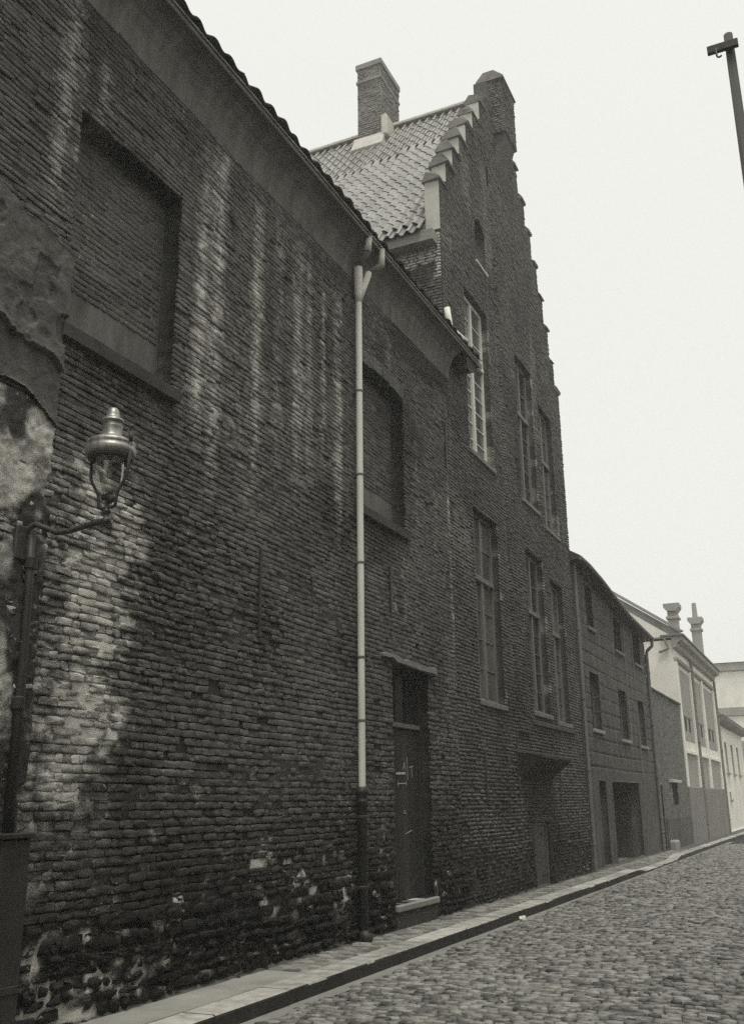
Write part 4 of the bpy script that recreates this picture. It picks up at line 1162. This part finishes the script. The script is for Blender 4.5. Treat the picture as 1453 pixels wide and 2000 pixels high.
yd = MB().box(-0.24, -0.18, YD[0], YD[1], 0, YD[3]).build('door', 'dark_wood', GW)
MB().box(-0.178, -0.15, YD[0] + 0.08, YD[0] + 0.12, 0.95, 1.1).build('handle', 'zinc', yd)
yw = MB().box(-0.25, -0.2, YW[0], YW[1], YW[2], YW[3]).build('blocked_window', 'dark_panel', GW)
MB().box(-0.1, 0.14, YW[0] - 0.15, YW[1] + 0.2, YW[3] + 0.002, YW[3] + 0.10, 0.01).build('hood', 'pale_stone', yw)
MB().box(-0.015, 0.02, 35.4, 41.2, -0.15, 1.0, 0.01).build('base_render', 'render', GW)
MB().box(-0.015, 0.24, 35.5, 36.3, -0.10, 0.30, 0.05).build('corner_stone', 'slab', GW)

# ==================================================================== pale tall house
FH = thing('pale_house', (0, 47, 0), 'tall pale house with bracketed cornice, long panels and two chimneys down the street', 'house')
H0, H1, HZ = 41.25, 54.3, 7.9
MB().box(-7.0, -0.06, H0, H1, -0.2, HZ).build('wall', 'pale_render', FH)
# pilasters and recessed dark panels
pil = [(H0, H0 + 0.45), (45.2, 45.75), (49.0, 49.5), (53.7, H1)]
for a, b in pil: MB().box(-0.062, 0.03, a, b, 2.10, 7.05, 0.01).build('pilaster', 'pale_render', FH, (0, a, 0))
for a, b in zip([p[1] for p in pil[:-1]], [p[0] for p in pil[1:]]):
    MB().box(-0.10, -0.045, a + 0.05, b - 0.05, 3.95, 6.85).build('panel', 'dark_panel', FH, (0, a, 4.5))
    pn = MB().box(-0.10, -0.043, a + 0.05, b - 0.05, 2.12, 3.40).build('panel', 'dark_panel', FH, (0, a, 2.5))
    MB().box(-0.06, 0.05, a + 0.04, b - 0.04, 3.42, 3.52).build('panel_ledge', 'pale_render', FH, (0, a, 3.4))
    for fr_ in (0.30, 0.62):
        c = a + (b - a) * fr_
        vt = MB().box(-0.055, -0.03, c - 0.20, c + 0.20, 4.35, 4.80).build('vent_window', 'dark_inside', FH, (0, c, 4.5))
        MB().box(-0.03, 0.03, c - 0.26, c + 0.26, 4.82, 4.92).build('hood', 'stone_lintel', vt)
MB().box(-0.06, 0.06, H0 - 0.02, H1 + 0.02, -0.15, 2.09, 0.015).build('base', 'render_base', FH)
MB().prism_y([(-0.06, 7.06), (0.06, 7.06), (0.10, 7.16), (-0.06, 7.20)], H0 - 0.01, H1 + 0.01).build('string_course', 'dark_panel', FH)
cor = MB().prism_y([(-0.06, 7.56), (0.10, 7.60), (0.14, 7.78), (0.34, 7.86), (0.38, 8.02), (-0.06, 8.04)], H0 - 0.10, H1 + 0.12).build('cornice', 'dark_panel', FH)
MB().box(-0.5, 0.44, H0 - 0.16, H1 + 0.18, 8.042, 8.12, 0.01).build('cornice_cap', 'lead', FH)
froof = MB().prism_y([(0.36, 8.13), (-3.4, 10.75), (-7.2, 8.13)], H0 - 0.05, H1 + 0.05)
froof = froof.build('roof', 'roof_tile', FH)
MB().prism_y([(0.30, 8.20), (-3.4, 10.82), (-3.4, 10.95), (0.42, 8.24)], H0 - 0.14, H0 + 0.18).build('verge', 'dark_panel', froof)
MB().box(-6.9, -0.08, H0 - 0.02, H0 + 0.2, 8.0, 8.1).build('gable_fill', 'pale_render', FH)
MB().prism_y([(-0.05, 8.04), (-3.4, 10.42), (-6.8, 8.04)], H0 - 0.06, H0 - 0.045).build('gable_render', 'pale_render', FH)
for (x_, y_, w_, zt) in ((-0.48, 45.2, 0.42, 10.2), (-0.42, 53.1, 0.46, 10.85)):
    c_ = MB().box(x_ - w_ / 2, x_ + w_ / 2, y_, y_ + 0.55, 7.9, zt - 0.4, 0.01).build('chimney', 'dark_panel', froof)
    MB().box(x_ - w_ / 2 - 0.07, x_ + w_ / 2 + 0.07, y_ - 0.07, y_ + 0.62, zt - 0.75, zt - 0.63, 0.01).build('chimney_band', 'dark_panel', c_)
    MB().prism_y([(x_ - w_ / 2, zt - 0.4), (x_ + w_ / 2, zt - 0.4), (x_ + w_ / 2 + 0.14, zt - 0.22), (x_ + w_ / 2 + 0.14, zt - 0.05), (x_ - w_ / 2 - 0.14, zt - 0.05), (x_ - w_ / 2 - 0.14, zt - 0.22)], y_ - 0.12, y_ + 0.67).build('chimney_cap', 'dark_panel', c_)
MB().tube([(-0.42, 53.35, 10.78), (-0.42, 53.35, 11.6)], [0.14, 0.11], 12).build('chimney_pot', 'dark_panel', froof)
MB().tube([(-0.35, H0 - 0.1, 7.98), (-0.2, H0 - 0.12, 7.55), (-0.6, H0 - 0.1, 7.42)], 0.05, 8).build('drain_elbow', 'lead', FH)
simple_downpipe(45.5, 7.55, 0.0, 0.07, 'lead', 'dark downpipe on a pilaster of the pale tall house')
simple_downpipe(54.2, 7.55, 0.0, 0.07, 'lead', 'dark downpipe at the far corner of the pale tall house')

# ==================================================================== last houses
LH = thing('low_house', (0, 60, 0), 'low white house with cornice next past the pale tall house', 'house')
LW = [(57.0, 58.0, 3.0, 4.6), (60.3, 61.3, 3.0, 4.6), (63.6, 64.6, 3.0, 4.6), (57.1, 57.7, 1.6, 2.0)]
def lh_keep(s, z):
    k = np.ones(np.broadcast(s, z).shape, bool)
    for a, b, c, d in LW: k &= ~((s > a) & (s < b) & (z > c) & (z < d))
    return k
solid_wall('wall', lines(54.5, 68, 0.5, [v for w in LW for v in w[:2]]), lines(-0.2, 5.4, 0.4, [v for w in LW for v in w[2:]]), lh_keep, 'pale_render', LH, lambda s, z: -0.04 + 0 * s, back=-0.35)
for a, b, c, d in LW:
    w = MB().box(-0.3, -0.2, a, b, c, d).build('window', 'dark_panel', LH)
    MB().box(-0.04, 0.06, a - 0.1, b + 0.1, c - 0.12, c - 0.002).build('sill', 'dark_panel', w)
MB().prism_y([(-0.05, 5.42), (0.16, 5.46), (0.36, 5.62), (0.40, 5.80), (-0.05, 5.82)], 54.45, 68.2).build('cornice', 'render_base', LH)
MB().prism_y([(0.38, 5.83), (-4, 8.2), (-8, 5.83)], 54.45, 68.1).build('roof', 'dark_panel', LH)
EH = thing('end_house', (2, 78, 0), 'white house closing the end of the street above the low house', 'house')
MB().box(-9, 12, 76, 84, -0.2, 10.6).build('wall', 'pale_render', EH)
MB().box(-9.2, 12.2, 75.8, 76.0, 10.6, 11.2, 0.05).build('cornice', 'dark_panel', EH)
MB().box(-9.05, 12.05, 75.86, 75.998, 7.4, 8.0, 0.03).build('string_course', 'dark_panel', EH)
MB().prism_x([(75.7, 11.21), (80, 11.6), (84.3, 11.21)], -9.2, 12.2).build('roof', 'dark_panel', EH)
for k in range(6):
    xa = -7.5 + k * 3.2
    w = MB().box(xa, xa + 1.1, 75.94, 75.995, 3.4, 5.6).build('window', 'dark_panel', EH)
    MB().box(xa - 0.1, xa + 1.2, 75.85, 75.99, 3.26, 3.398).build('sill', 'render_base', w)

# ==================================================================== downpipe with hopper on the near house
DP = thing('downpipe', (0.1, 11.5, 0), 'pale zinc downpipe with twin-legged hopper and black iron foot on the near brick house', 'downpipe')
PX, PY = 0.095, 11.47
zs = [1.80, 2.62, 3.43, 4.70, 5.95, 7.2, 8.62]
for a, b in zip(zs[:-1], zs[1:]):
    MB().tube([(PX, PY, a + 0.004), (PX, PY, b - 0.004)], [0.046, 0.046], 16, False).build('pipe_length', 'zinc', DP, (PX, PY, (a + b) / 2), True)
for a in zs[1:-1]:
    MB().lathe([(0.050, a - 0.016), (0.053, a - 0.008), (0.053, a + 0.008), (0.050, a + 0.016)], (PX, PY), 16).build('joint_ring', 'zinc_seam', DP, (PX, PY, a))
    MB().box(-0.02, PX - 0.03, PY - 0.02, PY + 0.02, a - 0.05, a - 0.02).build('bracket', 'cast_iron', DP, (0, PY, a))
for sgn, (tx, ty, tz) in ((-1, (0.27, 10.98, 9.50)), (1, (0.27, 11.86, 9.50))):
    pass
# breeches piece: two legs join into the pipe
MB().tube([(PX, PY, 8.60), (PX, PY - 0.005, 8.75), (PX + 0.01, PY - 0.02, 9.0), (PX + 0.015, PY - 0.03, 9.16)], [0.047, 0.055, 0.066, 0.062], 14).build('hopper_leg', 'zinc', DP, None, True)
MB().tube([(PX + 0.01, PY + 0.02, 8.64), (PX + 0.05, PY + 0.06, 8.85), (PX + 0.09, PY + 0.13, 9.08), (PX + 0.10, PY + 0.14, 9.14)], [0.038, 0.045, 0.05, 0.048], 14).build('hopper_leg', 'zinc', DP, None, True)
MB().tube([(PX + 0.015, PY - 0.03, 9.165), (0.19, 11.42, 9.28), (0.30, 11.36, 9.34)], [0.058, 0.05, 0.052], 12).build('gutter_elbow', 'zinc_seam', DP, None, True)
MB().tube([(PX + 0.10, PY + 0.14, 9.145), (0.26, 11.70, 9.24), (0.34, 11.74, 9.28)], [0.046, 0.046, 0.048], 12).build('gutter_elbow', 'zinc_seam', DP, None, True)
MB().tube([(0.30, 11.36, 9.345), (0.335, 11.345, 9.56)], [0.055, 0.045], 14).build('gutter_outlet', 'zinc', DP, None, True)
MB().tube([(0.345, 11.745, 9.285), (0.365, 11.735, 9.56)], [0.05, 0.042], 14).build('gutter_outlet', 'zinc', DP, None, True)
ir = MB().lathe([(0.062, 0.02), (0.062, 1.60), (0.070, 1.61), (0.070, 1.64), (0.062, 1.65), (0.064, 1.70), (0.082, 1.71), (0.082, 1.76), (0.075, 1.77), (0.075, 1.80)], (PX, PY), 16).build('iron_foot', 'cast_iron', DP, None, True)
MB().tube([(PX, PY, 0.12), (PX + 0.03, PY, 0.05), (PX + 0.11, PY + 0.02, 0.03)], [0.064, 0.066, 0.066], 12).build('shoe', 'cast_iron', DP, None, True)
for a in (0.6, 1.42):
    MB().lathe([(0.064, a), (0.073, a + 0.008), (0.073, a + 0.03), (0.064, a + 0.038)], (PX, PY), 16).build('joint_ring', 'cast_iron', DP, (PX, PY, a))

# ==================================================================== gas lamp on its bracket
LP = thing('street_lamp', (0.0, 5.58, 3.67), 'old gas street lamp with glass bowl on an iron wall bracket', 'lamp')
LX, LY = 0.765, 5.60
MB().tube([(0.0, 5.55, 3.60), (0.03, 5.55, 3.70), (0.10, 5.56, 3.735), (0.20, 5.575, 3.69), (0.30, 5.585, 3.645), (0.42, 5.595, 3.645), (0.58, LY, 3.67), (0.72, LY, 3.685), (0.80, LY, 3.688)], [0.030, 0.028, 0.025, 0.022, 0.022, 0.022, 0.023, 0.024, 0.024], 10).build('arm', 'lamp_iron', LP, None, True)
MB().box(-0.01, 0.035, 5.44, 5.66, 3.44, 3.72, 0.012).build('wall_plate', 'lamp_iron', LP)
MB().tube([(0.05, 5.58, 3.66), (0.05, 5.60, 3.2), (0.052, 5.61, 2.4), (0.052, 5.61, 1.42)], [0.034, 0.034, 0.038, 0.040], 10).build('gas_pipe', 'cast_iron', LP, None, True)
for zz in (3.38, 2.30):
    MB().lathe([(0.04, zz), (0.052, zz + 0.01), (0.052, zz + 0.09), (0.04, zz + 0.10)], (0.05, 5.60), 12).build('pipe_collar', 'cast_iron', LP)
pc = MB().box(0.005, 0.13, 5.50, 5.78, -0.02, 1.38, 0.012).build('pipe_casing', 'cast_iron', LP)
MB().box(0.0, 0.15, 5.48, 5.80, 1.381, 1.42, 0.008).build('casing_cap', 'door_frame', pc)
MB().box(0.1305, 0.14, 5.52, 5.76, 0.35, 0.40, 0.003).build('casing_strap', 'cast_iron', pc)
MB().lathe([(0.030, 3.66), (0.034, 3.68), (0.030, 3.70), (0.022, 3.71), (0.022, 3.745), (0.032, 3.75), (0.032, 3.765), (0.018, 3.775), (0.018, 3.84)], (LX, LY), 14).build('stem', 'lamp_iron', LP, None, True)
# fork: two arms
for sg in (-1, 1):
    pts = [(LX, LY, 3.79), (LX + sg * 0.05, LY, 3.785), (LX + sg * 0.078, LY, 3.80), (LX + sg * 0.085, LY, 3.86), (LX + sg * 0.095, LY, 3.91), (LX + sg * 0.145, LY, 3.985), (LX + sg * 0.175, LY, 4.04), (LX + sg * 0.182, LY, 4.12), (LX + sg * 0.185, LY, 4.25 if sg < 0 else 4.40)]
    MB().tube(pts, 0.0125, 8).build('fork_arm', 'lamp_iron', LP, None, True)
fx = LX + 0.185
MB().lathe([(0.018, 4.30), (0.018, 4.36), (0.012, 4.37), (0.012, 4.40), (0.026, 4.415), (0.026, 4.43), (0.010, 4.44)], (fx, LY), 10).build('fork_finial', 'lamp_iron', LP, None, True)
# burner fitting below the bowl
MB().tube([(LX - 0.05, LY, 3.87), (LX + 0.02, LY, 3.88), (LX + 0.05, LY, 3.85), (LX + 0.02, LY, 3.83)], [0.02, 0.034, 0.03, 0.02], 10).build('gas_tap', 'lamp_iron', LP, None, True)
hd = MB().lathe([(0.094, 4.185), (0.180, 4.195), (0.194, 4.215), (0.197, 4.245), (0.192, 4.262), (0.182, 4.268), (0.186, 4.285), (0.190, 4.295), (0.180, 4.318), (0.144, 4.338), (0.102, 4.352), (0.088, 4.36), (0.078, 4.38), (0.075, 4.43), (0.078, 4.445), (0.078, 4.455), (0.072, 4.46), (0.072, 4.485),
                 (0.090, 4.487), (0.090, 4.496), (0.080, 4.512), (0.056, 4.524), (0.051, 4.55), (0.044, 4.585), (0.029, 4.606), (0.000, 4.613)], (LX, LY), 32).build('hood', 'lamp_copper', LP, None, True)
MB().lathe([(0.120, 4.184), (0.176, 4.190), (0.172, 4.172), (0.116, 4.174)], (LX, LY), 28, True).build('hood_ring', 'lamp_iron', hd, None, True)
prof = [(0.112, 4.19), (0.113, 4.12), (0.109, 4.05), (0.098, 3.98), (0.080, 3.93), (0.056, 3.90), (0.030, 3.89)]
MB().lathe(prof + [(r_ - 0.004, z_ + 0.001) for r_, z_ in prof[::-1]], (LX, LY), 32, True).build('glass_bowl', 'lamp_glass', LP, None, True)
MB().tube([(LX, LY, 4.03), (LX, LY, 4.15)], [0.020, 0.026], 10).build('mantle', 'pale_stone', LP)
MB().tube([(LX, LY, 4.15), (LX, LY, 4.21)], [0.012, 0.012], 8).build('burner', 'lamp_iron', LP)

# ==================================================================== houses across the street (behind the right edge of the picture)
def opposite(name_y, h, label, mat, nwin):
    y0, y1 = name_y
    t_ = thing('opposite_house', (7.2, (y0 + y1) / 2, 0), label, 'house')
    X0 = 7.2
    wins = []
    for k in range(nwin):
        c = y0 + (y1 - y0) * (k + 0.5) / nwin
        wins += [(c - 0.55, c + 0.55, 0.9, 2.7), (c - 0.55, c + 0.55, 4.2, 6.0)]
    def kp(s, z):
        k_ = np.ones(np.broadcast(s, z).shape, bool)
        for a, b, c, d in wins: k_ &= ~((s > a) & (s < b) & (z > c) & (z < d))
        return k_
    w_ = solid_wall('wall', lines(y0, y1, 0.6, [v for w in wins for v in w[:2]]), lines(-0.2, h, 0.5, [v for w in wins for v in w[2:]]), kp, mat, t_, lambda s, z: 0 * s, back=-0.3)
    for v in w_.data.vertices: v.co.x = -v.co.x
    w_.data.flip_normals()
    for v in w_.data.vertices: v.co.x += X0 - ORIGIN[t_.name].x - ORIGIN[t_.name].x
    for a, b, c, d in wins:
        p_ = MB().box(X0 + 0.15, X0 + 0.2, a, b, c, d).build('window', 'dark_pane', t_)
        MB().box(X0 + 0.10, X0 + 0.149, (a + b) / 2 - 0.04, (a + b) / 2 + 0.04, c, d).build('mullion', 'window_wood', p_)
        MB().box(X0 - 0.08, X0 + 0.1, a - 0.08, b + 0.08, c - 0.12, c - 0.002).build('sill', 'stone_lintel', p_)
    MB().prism_y([(X0 - 0.35, h), (X0 + 4.0, h + 3.4), (X0 + 8, h), ], y0, y1).build('roof', 'eave_tile', t_)
    MB().prism_y([(X0 - 0.30, h - 0.01), (X0 - 0.28, h - 0.12), (X0 - 0.003, h - 0.35), (X0 - 0.003, h - 0.01)], y0 + 0.01, y1 - 0.01).build('cornice', 'stone_lintel', t_)
opposite((-14.0, 4.0), 6.6, 'brick house across the street behind the camera', 'far_brick', 6)
opposite((4.02, 17.0), 7.0, 'rendered house across the street beside the utility pole', 'render_base', 4)
opposite((17.02, 33.0), 6.2, 'plain house across the street facing the stepped gable', 'far_brick', 5)

# ==================================================================== telegraph pole across the way, litter
TP = thing('utility_pole', (5.515, 9.0, 0.0), 'slim dark utility pole with short crossarm and hook at upper right', 'pole')
MB().tube([(5.515, 9.0, -0.05), (5.515, 9.0, 5.0), (5.515, 9.0, 9.14)], [0.07, 0.06, 0.045], 14).build('post', 'pole_wood', TP, None, True)
MB().box(5.30, 5.60, 8.90, 8.95, 8.91, 9.0, 0.006).build('crossarm', 'pole_wood', TP)
MB().tube([(5.385, 8.90, 8.94), (5.385, 8.90, 8.86), (5.39, 8.90, 8.835), (5.41, 8.90, 8.825), (5.43, 8.90, 8.84)], 0.010, 8).build('hook', 'cast_iron', TP, None, True)
pp = bmesh.new(); bmesh.ops.create_icosphere(pp, subdivisions=2, radius=0.05)
for v in pp.verts:
    v.co *= 0.75 + 0.6 * random.random(); v.co.z *= 0.8
me = bpy.data.meshes.new('paper_scrap'); pp.to_mesh(me); pp.free()
tag(link('paper_scrap', me, None, (0.93, 15.3, RZ + 0.045), 'paper'), 'small crumpled white paper lying in the gutter by the kerb', 'litter')

# ==================================================================== haze volume paling the far end; stands in for lens glare on the gable top
hz = NT('haze_air')
hz.t.nodes.clear()
o_ = hz.n('ShaderNodeOutputMaterial'); pv = hz.n('ShaderNodeVolumePrincipled')
pv.inputs['Color'].default_value = (0.97, 0.97, 0.94, 1); pv.inputs['Density'].default_value = 0.0024; pv.inputs['Anisotropy'].default_value = 0.2
hz.t.links.new(pv.outputs[0], o_.inputs['Volume'])
tag(MB().box(-165, 165, -65, 245, -2.5, 22.0).build('haze', 'haze_air'), kind='stuff')
